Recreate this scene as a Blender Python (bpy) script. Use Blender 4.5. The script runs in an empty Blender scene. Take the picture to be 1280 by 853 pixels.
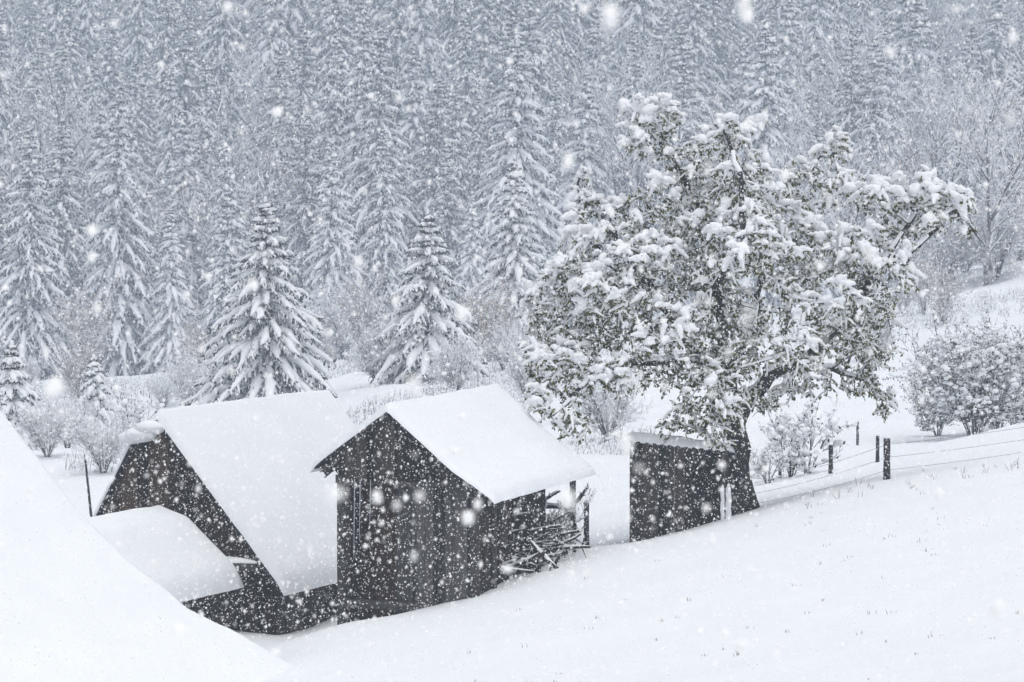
import bpy, math, random
import numpy as np
from mathutils import Vector, Matrix

R = math.radians
rng = np.random.default_rng(7)
random.seed(7)
SC = bpy.context.scene
COL = SC.collection

# ------------------------------------------------------------------ camera
CAMZ = 8.0
PITCH = R(2.842)
FPX = 1280 * 100.0 / 36.0
cam = bpy.data.cameras.new('camera')
cam.lens = 100.0
cam.sensor_width = 36.0
cam.clip_start = 0.2
cam.clip_end = 3000.0
cam.dof.use_dof = True
cam.dof.focus_distance = 54.0
cam.dof.aperture_fstop = 5.6
cam_o = bpy.data.objects.new('camera', cam)
COL.objects.link(cam_o)
cam_o.location = (0, 0, CAMZ)
cam_o.rotation_euler = (math.pi / 2 - PITCH, 0, 0)
SC.camera = cam_o

# ------------------------------------------------------------------ sky, sun, exposure
SUN_EL, SUN_ROT = R(76), R(150)
w = bpy.data.worlds.new('World')
SC.world = w
w.use_nodes = True
nt = w.node_tree
bg = nt.nodes['Background']
sky = nt.nodes.new('ShaderNodeTexSky')
sky.sky_type = 'NISHITA'
sky.sun_disc = False
sky.sun_elevation = SUN_EL
sky.sun_rotation = SUN_ROT
sky.dust_density = 4.0
sky.air_density = 1.0
hs = nt.nodes.new('ShaderNodeHueSaturation')
hs.inputs['Saturation'].default_value = 0.09          # overcast: the blue is veiled by cloud
nt.links.new(sky.outputs[0], hs.inputs['Color'])
nt.links.new(hs.outputs[0], bg.inputs['Color'])
bg.inputs['Strength'].default_value = 0.15
sd = bpy.data.lights.new('sun', 'SUN')
sd.energy = 0.6
sd.angle = R(75)
sd.color = (1.0, 0.975, 0.94)
sun = bpy.data.objects.new('sun', sd)
COL.objects.link(sun)
# direction towards the sun for NISHITA: rotation measured from +Y, clockwise seen from above
sdir = Vector((math.sin(SUN_ROT) * math.cos(SUN_EL), math.cos(SUN_ROT) * math.cos(SUN_EL), math.sin(SUN_EL)))
sun.rotation_euler = sdir.to_track_quat('Z', 'Y').to_euler()
sun.location = (0, 0, 60)
vs = SC.view_settings
vs.view_transform = 'Standard'
vs.look = 'None'
vs.gamma = 1.0
vs.use_curve_mapping = False
vs.exposure = 0.14
SC.cycles.max_bounces = 6
SC.cycles.diffuse_bounces = 4
SC.cycles.volume_bounces = 1
SC.cycles.transparent_max_bounces = 4
SC.cycles.use_denoising = True
HAZE_DENSITY = 0.0015


# ------------------------------------------------------------------ pixel rays (1280 x 853 photograph) used to place things in metres
def ray(px, py):
    u = (px - 640.0) / FPX
    v = -(py - 426.5) / FPX
    d = np.array([u, math.cos(PITCH) + v * math.sin(PITCH), -math.sin(PITCH) + v * math.cos(PITCH)])
    return d


def P(px, py, Y):
    d = ray(px, py)
    return np.array([0, 0, CAMZ]) + d * (Y / d[1])


def at_height(px, py, z):
    d = ray(px, py)
    return np.array([0, 0, CAMZ]) + d * ((z - CAMZ) / d[2])


# ------------------------------------------------------------------ noise
def _hash(i, j, k, s):
    n = (i * 374761393 + j * 668265263 + k * 2147483647 % 1000003 * 97 + s * 1274126177) & 0xffffffff
    n = ((n ^ (n >> 13)) * 1274126177) & 0xffffffff
    n = (n ^ (n >> 16)) & 0xffff
    return n / 65535.0


def vnoise(p, seed=0):
    """value noise in -1..1 over points (N,3)"""
    p = np.asarray(p, float)
    i = np.floor(p).astype(np.int64)
    f = p - i
    f = f * f * (3 - 2 * f)
    out = 0
    for a in (0, 1):
        for b in (0, 1):
            for c in (0, 1):
                h = _hash(i[:, 0] + a, i[:, 1] + b, i[:, 2] + c, seed)
                wgt = (f[:, 0] if a else 1 - f[:, 0]) * (f[:, 1] if b else 1 - f[:, 1]) * (f[:, 2] if c else 1 - f[:, 2])
                out = out + h * wgt
    return out * 2 - 1


def fnoise(p, seed=0, octs=3):
    o, amp, t = 0, 1.0, 0
    p = np.asarray(p, float)
    for k in range(octs):
        o = o + amp * vnoise(p * (2.03 ** k), seed + 17 * k)
        t += amp
        amp *= 0.5
    return o / t


def norm(a):
    return a / np.maximum(np.linalg.norm(a, axis=-1, keepdims=True), 1e-9)


# ------------------------------------------------------------------ mesh building
class MB:
    """collects vertex / face blocks and links them as ONE mesh object"""

    def __init__(self):
        self.v, self.f, self.n = [], [], 0

    def add(self, V, F, mat=0):
        V = np.asarray(V, np.float32).reshape(-1, 3)
        if isinstance(F, np.ndarray):
            self.f.append((F.astype(np.int64) + self.n, mat))
        else:
            by = {}
            for q in F:
                by.setdefault(len(q), []).append(q)
            for q in by.values():
                self.f.append((np.array(q, np.int64) + self.n, mat))
        self.v.append(V)
        self.n += len(V)
        return self

    def hexa(self, b, t, mat=0):
        """bottom quad, top quad (both counter-clockwise seen from above)"""
        self.add(list(b) + list(t), [(3, 2, 1, 0), (4, 5, 6, 7), (0, 1, 5, 4), (1, 2, 6, 5), (2, 3, 7, 6), (3, 0, 4, 7)], mat)
        return self

    def box(self, x0, x1, y0, y1, z0, z1, mat=0):
        return self.hexa([(x0, y0, z0), (x1, y0, z0), (x1, y1, z0), (x0, y1, z0)], [(x0, y0, z1), (x1, y0, z1), (x1, y1, z1), (x0, y1, z1)], mat)

    def mesh(self, name, mats, smooth=False):
        me = bpy.data.meshes.new(name)
        V = np.concatenate(self.v) if self.v else np.zeros((0, 3), np.float32)
        me.vertices.add(len(V))
        me.vertices.foreach_set('co', V.ravel())
        sizes = np.concatenate([np.full(len(f), f.shape[1]) for f, m in self.f])
        loops = np.concatenate([f.ravel() for f, m in self.f])
        mi = np.concatenate([np.full(len(f), m) for f, m in self.f])
        me.loops.add(len(loops))
        me.loops.foreach_set('vertex_index', loops.astype(np.int32))
        me.polygons.add(len(sizes))
        starts = np.concatenate([[0], np.cumsum(sizes)[:-1]])
        me.polygons.foreach_set('loop_start', starts.astype(np.int32))
        me.polygons.foreach_set('loop_total', sizes.astype(np.int32))
        me.polygons.foreach_set('material_index', mi.astype(np.int32))
        me.polygons.foreach_set('use_smooth', np.full(len(sizes), bool(smooth)))
        for m in mats:
            me.materials.append(m)
        me.update(calc_edges=True)
        return me

    def build(self, name, mats, parent=None, smooth=False):
        if not isinstance(mats, (list, tuple)):
            mats = [mats]
        o = bpy.data.objects.new(name, self.mesh(name, mats, smooth))
        COL.objects.link(o)
        if parent is not None:
            o.parent = parent
        return o


def tag(o, label=None, cat=None, group=None, kind=None):
    if label: o['label'] = label
    if cat: o['category'] = cat
    if group: o['group'] = group
    if kind: o['kind'] = kind
    return o


def thing(name, label, cat, loc=(0, 0, 0), rz=0.0, group=None):
    o = bpy.data.objects.new(name, None)
    o.empty_display_size = 0.3
    COL.objects.link(o)
    o.location = [float(q) for q in loc]
    o.rotation_euler = (0, 0, rz)
    return tag(o, label, cat, group)


def link_mesh(name, me, parent=None, loc=None, rz=0, s=1.0):
    o = bpy.data.objects.new(name, me)
    COL.objects.link(o)
    if parent is not None: o.parent = parent
    if loc is not None: o.location = [float(q) for q in loc]
    o.rotation_euler = (0, 0, rz)
    o.scale = (s, s, s)
    return o


def tubes(Pt, Rd, sides=5, flat=1.0, up=0.0, cap=False):
    """N polylines of K points (N,K,3) with radii (N,K): returns V, F (quads)"""
    Pt = np.asarray(Pt, float)
    Rd = np.asarray(Rd, float)
    N, K, _ = Pt.shape
    T = np.empty_like(Pt)
    T[:, 1:-1] = Pt[:, 2:] - Pt[:, :-2]
    T[:, 0] = Pt[:, 1] - Pt[:, 0]
    T[:, -1] = Pt[:, -1] - Pt[:, -2]
    T = norm(T)
    Z = np.zeros_like(T)
    Z[..., 2] = 1
    vert = np.abs(T[..., 2]) > 0.97
    Z[vert] = (0.0, 1.0, 0.05)
    S = norm(np.cross(T, Z))
    U = norm(np.cross(S, T))
    a = np.arange(sides) * 2 * math.pi / sides + (math.pi / 2)
    ca, sa = np.cos(a), np.sin(a)
    V = Pt[:, :, None, :] + Rd[:, :, None, None] * (ca[None, None, :, None] * S[:, :, None, :] + flat * sa[None, None, :, None] * U[:, :, None, :])
    if up:
        V[..., 2] += up * Rd[:, :, None]
    base = (np.arange(N) * K * sides)[:, None, None]
    k = (np.arange(K - 1) * sides)[None, :, None]
    j = np.arange(sides)[None, None, :]
    j2 = (j + 1) % sides
    F = np.stack([base + k + j, base + k + j2, base + k + sides + j2, base + k + sides + j], -1).reshape(-1, 4)
    return V.reshape(-1, 3), F


def _ico(sub):
    t = (1 + 5 ** 0.5) / 2
    v = [(-1, t, 0), (1, t, 0), (-1, -t, 0), (1, -t, 0), (0, -1, t), (0, 1, t), (0, -1, -t), (0, 1, -t), (t, 0, -1), (t, 0, 1), (-t, 0, -1), (-t, 0, 1)]
    f = [(0, 11, 5), (0, 5, 1), (0, 1, 7), (0, 7, 10), (0, 10, 11), (1, 5, 9), (5, 11, 4), (11, 10, 2), (10, 7, 6), (7, 1, 8), (3, 9, 4), (3, 4, 2), (3, 2, 6), (3, 6, 8), (3, 8, 9), (4, 9, 5), (2, 4, 11), (6, 2, 10), (8, 6, 7), (9, 8, 1)]
    v = [np.array(q, float) / np.linalg.norm(q) for q in v]
    for _ in range(sub):
        mid, nf = {}, []

        def m(a, b):
            k = (min(a, b), max(a, b))
            if k not in mid:
                q = v[a] + v[b]
                v.append(q / np.linalg.norm(q))
                mid[k] = len(v) - 1
            return mid[k]
        for a, b, c in f:
            ab, bc, ca = m(a, b), m(b, c), m(c, a)
            nf += [(a, ab, ca), (b, bc, ab), (c, ca, bc), (ab, bc, ca)]
        f = nf
    return np.array(v), np.array(f)


ICO0, ICO1, ICO2 = _ico(0), _ico(1), _ico(2)
OCT = (np.array([(1, 0, 0), (0, 1, 0), (-1, 0, 0), (0, -1, 0), (0, 0, 1), (0, 0, -1)], float),
       np.array([(0, 1, 4), (1, 2, 4), (2, 3, 4), (3, 0, 4), (1, 0, 5), (2, 1, 5), (3, 2, 5), (0, 3, 5)]))


def blobs(C, Rr, tmpl=ICO1, lump=0.25, seed=0, flatb=0.0, axis=None):
    """lumps at C (N,3) with radii Rr (N,3); axis (N,3): direction of the local x axis in plan"""
    C = np.asarray(C, float)
    N = len(C)
    tv, tf = tmpl
    g = np.random.default_rng(seed)
    V = np.repeat(tv[None], N, 0)
    if lump:
        d = 1 + lump * (g.random((N, len(tv))) - 0.5) * 2
        V = V * d[..., None]
    if flatb:
        V[..., 2] = np.where(V[..., 2] < 0, V[..., 2] * (1 - flatb), V[..., 2])
    V = V * np.asarray(Rr, float)[:, None, :]
    if axis is None:
        a = g.random(N) * 2 * math.pi
        ca, sa = np.cos(a)[:, None], np.sin(a)[:, None]
        x = V[..., 0] * ca - V[..., 1] * sa
        y = V[..., 0] * sa + V[..., 1] * ca
        V = np.stack([x, y, V[..., 2]], -1)
    else:
        X = norm(axis)
        Zr = np.tile(np.array([[0, 0, 1.0]]), (N, 1))
        Y = norm(np.cross(Zr, X))
        Zz = np.cross(X, Y)
        V = V[..., 0:1] * X[:, None] + V[..., 1:2] * Y[:, None] + V[..., 2:3] * Zz[:, None]
    V = V + C[:, None]
    F = (tf[None] + (np.arange(N) * len(tv))[:, None, None]).reshape(-1, 3)
    return V.reshape(-1, 3), F


def leaf_quads(C, D, L, W, seed=0):
    """diamond leaves: base point C, direction D, length L, width W"""
    g = np.random.default_rng(seed)
    N = len(C)
    D = norm(D)
    S = norm(np.cross(D, norm(g.normal(size=(N, 3)))))
    Nn = np.cross(S, D)
    mid = C + D * (L * 0.5)[:, None]
    V = np.stack([C, mid + S * (W * 0.5)[:, None] + Nn * (W * 0.15)[:, None], C + D * L[:, None], mid - S * (W * 0.5)[:, None] + Nn * (W * 0.15)[:, None]], 1)
    F = np.arange(4)[None] + (np.arange(N) * 4)[:, None]
    return V.reshape(-1, 3), F


# ------------------------------------------------------------------ materials
def mat(name):
    m = bpy.data.materials.new(name)
    m.use_nodes = True
    t = m.node_tree
    b = t.nodes['Principled BSDF']
    return m, t, b


def N_(t, kind, **kw):
    n = t.nodes.new(kind)
    for k, v in kw.items():
        setattr(n, k, v)
    return n


def snow_mat(name, col=(0.88, 0.895, 0.92), bump=0.15, scale=9.0, rough=0.75):
    m, t, b = mat(name)
    b.inputs['Roughness'].default_value = rough
    b.inputs['Specular IOR Level'].default_value = 0.15
    tc = N_(t, 'ShaderNodeTexCoord')
    n1 = N_(t, 'ShaderNodeTexNoise')
    n1.inputs['Scale'].default_value = scale
    n1.inputs['Detail'].default_value = 5
    t.links.new(tc.outputs['Object'], n1.inputs['Vector'])
    bm = N_(t, 'ShaderNodeBump')
    bm.inputs['Strength'].default_value = bump
    bm.inputs['Distance'].default_value = 0.06
    t.links.new(n1.outputs['Fac'], bm.inputs['Height'])
    t.links.new(bm.outputs['Normal'], b.inputs['Normal'])
    n2 = N_(t, 'ShaderNodeTexNoise')
    n2.inputs['Scale'].default_value = 0.7
    n2.inputs['Detail'].default_value = 3
    t.links.new(tc.outputs['Object'], n2.inputs['Vector'])
    cr = N_(t, 'ShaderNodeValToRGB')
    cr.color_ramp.elements[0].position = 0.3
    cr.color_ramp.elements[0].color = (col[0] * 0.965, col[1] * 0.97, col[2] * 0.98, 1)
    cr.color_ramp.elements[1].position = 0.7
    cr.color_ramp.elements[1].color = (*col, 1)
    t.links.new(n2.outputs['Fac'], cr.inputs['Fac'])
    t.links.new(cr.outputs['Color'], b.inputs['Base Color'])
    return m


def wood_mat(name, dark, light, axis='Z', scale=7.0):
    m, t, b = mat(name)
    b.inputs['Roughness'].default_value = 0.9
    b.inputs['Specular IOR Level'].default_value = 0.15
    tc = N_(t, 'ShaderNodeTexCoord')
    mp = N_(t, 'ShaderNodeMapping')
    s = [scale, scale, scale]
    s['XYZ'.index(axis)] = scale * 0.06
    mp.inputs['Scale'].default_value = s
    t.links.new(tc.outputs['Object'], mp.inputs['Vector'])
    n = N_(t, 'ShaderNodeTexNoise')
    n.inputs['Scale'].default_value = 3.0
    n.inputs['Detail'].default_value = 7
    n.inputs['Roughness'].default_value = 0.65
    t.links.new(mp.outputs[0], n.inputs['Vector'])
    ge = N_(t, 'ShaderNodeNewGeometry')
    mx = N_(t, 'ShaderNodeMath', operation='MULTIPLY_ADD')
    mx.inputs[1].default_value = 0.44
    mx.inputs[2].default_value = -0.22
    t.links.new(ge.outputs['Random Per Island'], mx.inputs[0])
    ad = N_(t, 'ShaderNodeMath', operation='ADD')
    t.links.new(n.outputs['Fac'], ad.inputs[0])
    t.links.new(mx.outputs[0], ad.inputs[1])
    cr = N_(t, 'ShaderNodeValToRGB')
    cr.color_ramp.elements[0].position = 0.33
    cr.color_ramp.elements[0].color = (*dark, 1)
    cr.color_ramp.elements[1].position = 0.75
    cr.color_ramp.elements[1].color = (*light, 1)
    t.links.new(ad.outputs[0], cr.inputs['Fac'])
    t.links.new(cr.outputs['Color'], b.inputs['Base Color'])
    bm = N_(t, 'ShaderNodeBump')
    bm.inputs['Strength'].default_value = 0.5
    bm.inputs['Distance'].default_value = 0.01
    t.links.new(n.outputs['Fac'], bm.inputs['Height'])
    t.links.new(bm.outputs['Normal'], b.inputs['Normal'])
    return m


def simple_mat(name, c0, c1, scale=6.0, rough=0.85, island=True, transl=0.0):
    m, t, b = mat(name)
    b.inputs['Roughness'].default_value = rough
    b.inputs['Specular IOR Level'].default_value = 0.2
    cr = N_(t, 'ShaderNodeValToRGB')
    cr.color_ramp.elements[0].color = (*c0, 1)
    cr.color_ramp.elements[1].color = (*c1, 1)
    if island:
        ge = N_(t, 'ShaderNodeNewGeometry')
        t.links.new(ge.outputs['Random Per Island'], cr.inputs['Fac'])
    else:
        tc = N_(t, 'ShaderNodeTexCoord')
        n = N_(t, 'ShaderNodeTexNoise')
        n.inputs['Scale'].default_value = scale
        n.inputs['Detail'].default_value = 5
        t.links.new(tc.outputs['Object'], n.inputs['Vector'])
        t.links.new(n.outputs['Fac'], cr.inputs['Fac'])
    t.links.new(cr.outputs['Color'], b.inputs['Base Color'])
    if transl:
        tr = N_(t, 'ShaderNodeBsdfTranslucent')
        t.links.new(cr.outputs['Color'], tr.inputs['Color'])
        mx = N_(t, 'ShaderNodeMixShader')
        mx.inputs[0].default_value = transl
        out = t.nodes['Material Output']
        t.links.new(b.outputs[0], mx.inputs[1])
        t.links.new(tr.outputs[0], mx.inputs[2])
        t.links.new(mx.outputs[0], out.inputs['Surface'])
    return m


def dusted_mat(name, c0, c1, lo, hi, scale=5.0):
    """bark or twig with snow lying on whatever faces up"""
    m, t, b = mat(name)
    b.inputs['Roughness'].default_value = 0.85
    b.inputs['Specular IOR Level'].default_value = 0.15
    tc = N_(t, 'ShaderNodeTexCoord')
    n = N_(t, 'ShaderNodeTexNoise')
    n.inputs['Scale'].default_value = scale
    n.inputs['Detail'].default_value = 4
    t.links.new(tc.outputs['Object'], n.inputs['Vector'])
    cr = N_(t, 'ShaderNodeValToRGB')
    cr.color_ramp.elements[0].color = (*c0, 1)
    cr.color_ramp.elements[1].color = (*c1, 1)
    t.links.new(n.outputs['Fac'], cr.inputs['Fac'])
    ge = N_(t, 'ShaderNodeNewGeometry')
    sp = N_(t, 'ShaderNodeSeparateXYZ')
    t.links.new(ge.outputs['Normal'], sp.inputs[0])
    ma = N_(t, 'ShaderNodeMath', operation='MULTIPLY_ADD')
    ma.inputs[1].default_value = 0.7
    t.links.new(n.outputs['Fac'], ma.inputs[0])
    t.links.new(sp.outputs['Z'], ma.inputs[2])
    mr = N_(t, 'ShaderNodeMapRange')
    mr.inputs['From Min'].default_value = lo + 0.35
    mr.inputs['From Max'].default_value = hi + 0.35
    t.links.new(ma.outputs[0], mr.inputs['Value'])
    mx = N_(t, 'ShaderNodeMix', data_type='RGBA')
    t.links.new(mr.outputs[0], mx.inputs['Factor'])
    t.links.new(cr.outputs['Color'], mx.inputs['A'])
    mx.inputs['B'].default_value = (0.86, 0.875, 0.9, 1)
    t.links.new(mx.outputs['Result'], b.inputs['Base Color'])
    return m


M = {
    'ground': snow_mat('ground_snow', bump=0.22, scale=3.0),
    'roof_snow': snow_mat('roof_snow', bump=0.08, scale=5.0),
    'branch_snow': snow_mat('branch_snow', col=(0.9, 0.91, 0.93), bump=0.2, scale=14.0),
    'flake': simple_mat('flake', (0.985, 0.985, 0.985), (0.99, 0.99, 0.99), transl=0.0),
    'plank': wood_mat('weathered_plank', (0.007, 0.0064, 0.0062), (0.066, 0.057, 0.050)),
    'plank_brown': wood_mat('brown_plank', (0.010, 0.007, 0.0055), (0.085, 0.055, 0.036)),
    'plank_grey': wood_mat('grey_plank', (0.014, 0.0135, 0.014), (0.10, 0.096, 0.094)),
    'beam': wood_mat('weathered_beam', (0.03, 0.028, 0.028), (0.09, 0.085, 0.085), axis='X'),
    'log': wood_mat('dark_log', (0.014, 0.012, 0.011), (0.055, 0.047, 0.042), axis='X'),
    'post': wood_mat('post_wood', (0.014, 0.013, 0.014), (0.05, 0.047, 0.048)),
    'roofboard': wood_mat('roof_board', (0.010, 0.010, 0.011), (0.035, 0.033, 0.034), axis='Y'),
    'ice': simple_mat('ice', (0.30, 0.33, 0.36), (0.42, 0.45, 0.48), rough=0.15),
    'bark': dusted_mat('old_bark', (0.012, 0.011, 0.010), (0.045, 0.040, 0.036), 0.75, 0.95, 9.0),
    'leaf': simple_mat('old_leaf', (0.030, 0.042, 0.008), (0.19, 0.19, 0.034), transl=0.25),
    'needle': simple_mat('spruce_needle', (0.022, 0.034, 0.028), (0.05, 0.068, 0.058)),
    'needle_far': simple_mat('spruce_needle_far', (0.024, 0.034, 0.030), (0.055, 0.07, 0.062)),
    'trunk': simple_mat('spruce_bark', (0.02, 0.017, 0.015), (0.06, 0.05, 0.045), island=False),
    'twig': dusted_mat('frosted_twig', (0.03, 0.025, 0.022), (0.085, 0.07, 0.06), -0.15, 0.35, 3.0),
    'bush_leaf': simple_mat('bush_leaf', (0.022, 0.032, 0.016), (0.085, 0.09, 0.045), transl=0.2),
    'tan_leaf': simple_mat('withered_leaf', (0.20, 0.12, 0.06), (0.38, 0.25, 0.14), transl=0.3),
    'wire': simple_mat('fence_wire', (0.10, 0.10, 0.11), (0.16, 0.16, 0.17), rough=0.6),
    'straw': simple_mat('dry_grass', (0.06, 0.05, 0.035), (0.16, 0.13, 0.09)),
}

# ------------------------------------------------------------------ ground: thin-plate surface through surveyed points
CP = []


def cp(px, py, Y, dz=0.0):
    q = P(px, py, Y)
    CP.append((q[0], q[1], q[2] + dz))


for a in [(640, 853, 38), (1280, 853, 31), (960, 853, 34.5), (1280, 700, 41), (960, 740, 42), (425, 780, 47.3), (500, 769, 47.4), (560, 757, 47.6),
          (600, 745, 47.8), (650, 722, 49.2), (720, 693, 51.5), (787, 679, 53.6), (860, 661, 54.0), (935, 640, 55.2), (1000, 620, 54.5), (1110, 600, 53.5), (1200, 588, 53.5), (1290, 579, 54.0),
          (640, 690, 52.5), (750, 676, 57), (800, 640, 62),
          (960, 618, 60.0), (1040, 591, 63), (1100, 577, 67), (1190, 552, 70), (1290, 530, 72),
          (1072, 553, 82), (1210, 553, 82), (980, 580, 76), (1140, 520, 95), (1280, 500, 98), (1200, 450, 120), (1230, 357, 172), (1290, 322, 186), (1120, 380, 165),
          (1000, 500, 100), (800, 545, 85), (700, 520, 95), (700, 472, 120), (640, 452, 132), (560, 470, 128),
          (430, 490, 120), (430, 540, 95), (330, 512, 115), (200, 505, 130), (60, 565, 95), (80, 490, 170), (15, 560, 90),
          (900, 440, 140), (1000, 400, 160), (640, 432, 215), (400, 452, 225), (100, 474, 235), (300, 467, 235)]:
    cp(*a)
# round the barn and the near hut: world metres
for q in [(-8.2, 39.0, -7.9), (-5.2, 43.0, -7.6), (-6.0, 36.0, -7.2), (-4.4, 46.5, -7.6), (-3.3, 42.0, -7.15), (-4.6, 49.3, -7.8), (-4.0, 51.4, -8.0),
          (-3.3, 50.2, -7.75), (-3.2, 53.2, -7.95), (-6.0, 50.0, -7.6), (-8.5, 50.0, -7.7), (-8, 55, -7.8), (-2.0, 57.5, -7.5), (-5, 60, -8.0), (-12, 45, -8.0), (-14, 38, -8.0), (-10, 60, -8.2), (0.5, 57, -6.9),
          (-1.0, 53.5, -7.15), (-2.6, 51, -7.7),
          (0, 0, -1.7), (3, 10, -2.7), (-3, 10, -2.9), (10, 5, -1.6), (-10, 5, -2.6), (0, 22, -4.35), (6, 22, -3.7), (-6, 22, -5.6), (14, 30, -3.6), (-14, 25, -6.8), (18, 50, -3.6), (16, 66, -4.8), (26, 100, -5.4), (-25, 60, -8.6), (-30, 100, -9.2), (38, 180, -2.0),
          (0, -25, 0.5), (25, -20, 2.5), (-25, -20, -1.5), (30, 30, -1.6), (-30, 30, -7.0)]:
    CP.append((q[0], q[1], q[2] + CAMZ))
for X in (-180, -110, -60, -28, 0, 28, 60, 110, 180):
    tilt = 0.035 * X
    CP.append((X, 275, CAMZ - 10.5 + tilt * 1.4))
    CP.append((X, 312, CAMZ - 3.0 + tilt))
    CP.append((X, 370, CAMZ + 15 + tilt))
    CP.append((X, 440, CAMZ + 42 + tilt))
    CP.append((X, 540, CAMZ + 84))
    CP.append((X, 660, CAMZ + 125))
for X in (-80, 80):
    for Y in (60, 110, 160):
        CP.append((X, Y, CAMZ - 8.5 + 0.05 * X))
CP = np.array(CP)
_s = np.array([1.0, 0.55])            # tighten along the view, where the surveyed points are far apart


def _tps(r2):
    return np.where(r2 > 1e-12, 0.5 * r2 * np.log(np.maximum(r2, 1e-12)), 0.0)


def _warp(xy):
    y = xy[:, 1]
    yy = np.where(y < 60, y, 60 + (y - 60) * 0.5)
    return np.stack([xy[:, 0] * np.where(y < 60, 1.0, 60.0 / (60 + np.maximum(y - 60, 0) * 0.45)), yy], 1)


_C = _warp(CP[:, :2])
_n = len(_C)
_d2 = ((_C[:, None] - _C[None]) ** 2).sum(-1)
_A = np.zeros((_n + 3, _n + 3))
_A[:_n, :_n] = _tps(_d2) + np.eye(_n) * 0.08
_A[:_n, _n] = 1
_A[:_n, _n + 1:] = _C
_A[_n, :_n] = 1
_A[_n + 1:, :_n] = _C.T
_sol = np.linalg.solve(_A, np.concatenate([CP[:, 2], [0, 0, 0]]))


def ground(x, y):
    x = np.atleast_1d(np.asarray(x, float))
    y = np.atleast_1d(np.asarray(y, float))
    out = np.empty(len(x))
    q = _warp(np.stack([x, y], 1))
    for i in range(0, len(x), 4000):
        p = q[i:i + 4000]
        out[i:i + 4000] = _tps(((p[:, None] - _C[None]) ** 2).sum(-1)) @ _sol[:_n] + _sol[_n] + p @ _sol[_n + 1:]
    p3 = np.stack([x, y, np.zeros_like(x)], 1)
    amp = np.clip((y - 58) / 60, 0, 1)
    out += 0.035 * fnoise(p3 * 0.35, 3, 3) + 0.017 * fnoise(p3 * 1.5, 5, 3) + amp * 0.3 * fnoise(p3 * 0.4, 9, 3)
    return out


def gz(x, y):
    return float(ground(x, y)[0])


def build_ground():
    ys = np.concatenate([np.linspace(-25, 30, 56)[:-1], np.linspace(30, 76, 231)[:-1], np.linspace(76, 190, 172)[:-1], np.linspace(190, 650, 130)])
    us = np.linspace(-1, 1, 261)
    us = np.sign(us) * (0.75 * np.abs(us) + 0.25 * np.abs(us) ** 3)
    W = np.maximum(26, 12 + 0.27 * np.maximum(ys, 0))
    X = us[None, :] * W[:, None]
    # outer skirt so the sheet runs on past the frame
    X[:, 0] = -np.maximum(60, W * 1.5)
    X[:, -1] = np.maximum(60, W * 1.5)
    Y = np.repeat(ys[:, None], len(us), 1)
    Z = ground(X.ravel(), Y.ravel()).reshape(X.shape)
    V = np.stack([X, Y, Z], -1).reshape(-1, 3)
    h, wd = X.shape
    i = (np.arange(h - 1)[:, None] * wd + np.arange(wd - 1)[None]).ravel()
    F = np.stack([i, i + 1, i + wd + 1, i + wd], 1)
    o = MB().add(V, F).build('snowy_ground', M['ground'], smooth=True)
    tag(o, kind='structure')
    return float(Z.min())


ZMIN = build_ground()


# ------------------------------------------------------------------ buildings
class Frame:
    """local frame of a gabled building: origin below the front apex, x = across the gable, y = along the ridge"""

    def __init__(self, apex, ridge_dir):
        d = np.array(ridge_dir[:2], float)
        d /= np.linalg.norm(d)
        self.r = np.array([d[0], d[1], 0])
        self.g = np.array([d[1], -d[0], 0])
        self.rz = math.atan2(self.g[1], self.g[0])
        self.o = np.array([apex[0], apex[1], 0.0])

    def local(self, p):
        q = np.asarray(p) - self.o
        return np.array([q @ self.g, q @ self.r, q[2]])

    def on_plane(self, px, py, y=0.0):
        """where the ray of a pixel meets the gable plane at local y"""
        d = ray(px, py)
        c = np.array([0, 0, CAMZ])
        t = ((self.o + self.r * y - c) @ self.r) / (d @ self.r)
        return self.local(c + d * t)

    def world(self, a, y, z=0.0):
        q = self.o + self.g * a + self.r * y
        return np.array([q[0], q[1], z])

    def ground(self, a, y):
        q = self.world(a, y)
        return gz(q[0], q[1])


def prof_z(prof, a):
    return np.interp(a, [q[0] for q in prof], [q[1] for q in prof])


def resample(prof, n, extend=0.0):
    pr = np.array(prof, float)
    if extend:
        d0 = norm(pr[0] - pr[1]); d1 = norm(pr[-1] - pr[-2])
        pr = np.vstack([pr[0] + d0 * extend, pr[1:-1], pr[-1] + d1 * extend])
    s = np.concatenate([[0], np.cumsum(np.linalg.norm(np.diff(pr, axis=0), axis=1))])
    t = np.linspace(0, s[-1], n)
    return np.stack([np.interp(t, s, pr[:, 0]), np.interp(t, s, pr[:, 1])], 1), t, s[-1]


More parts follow.
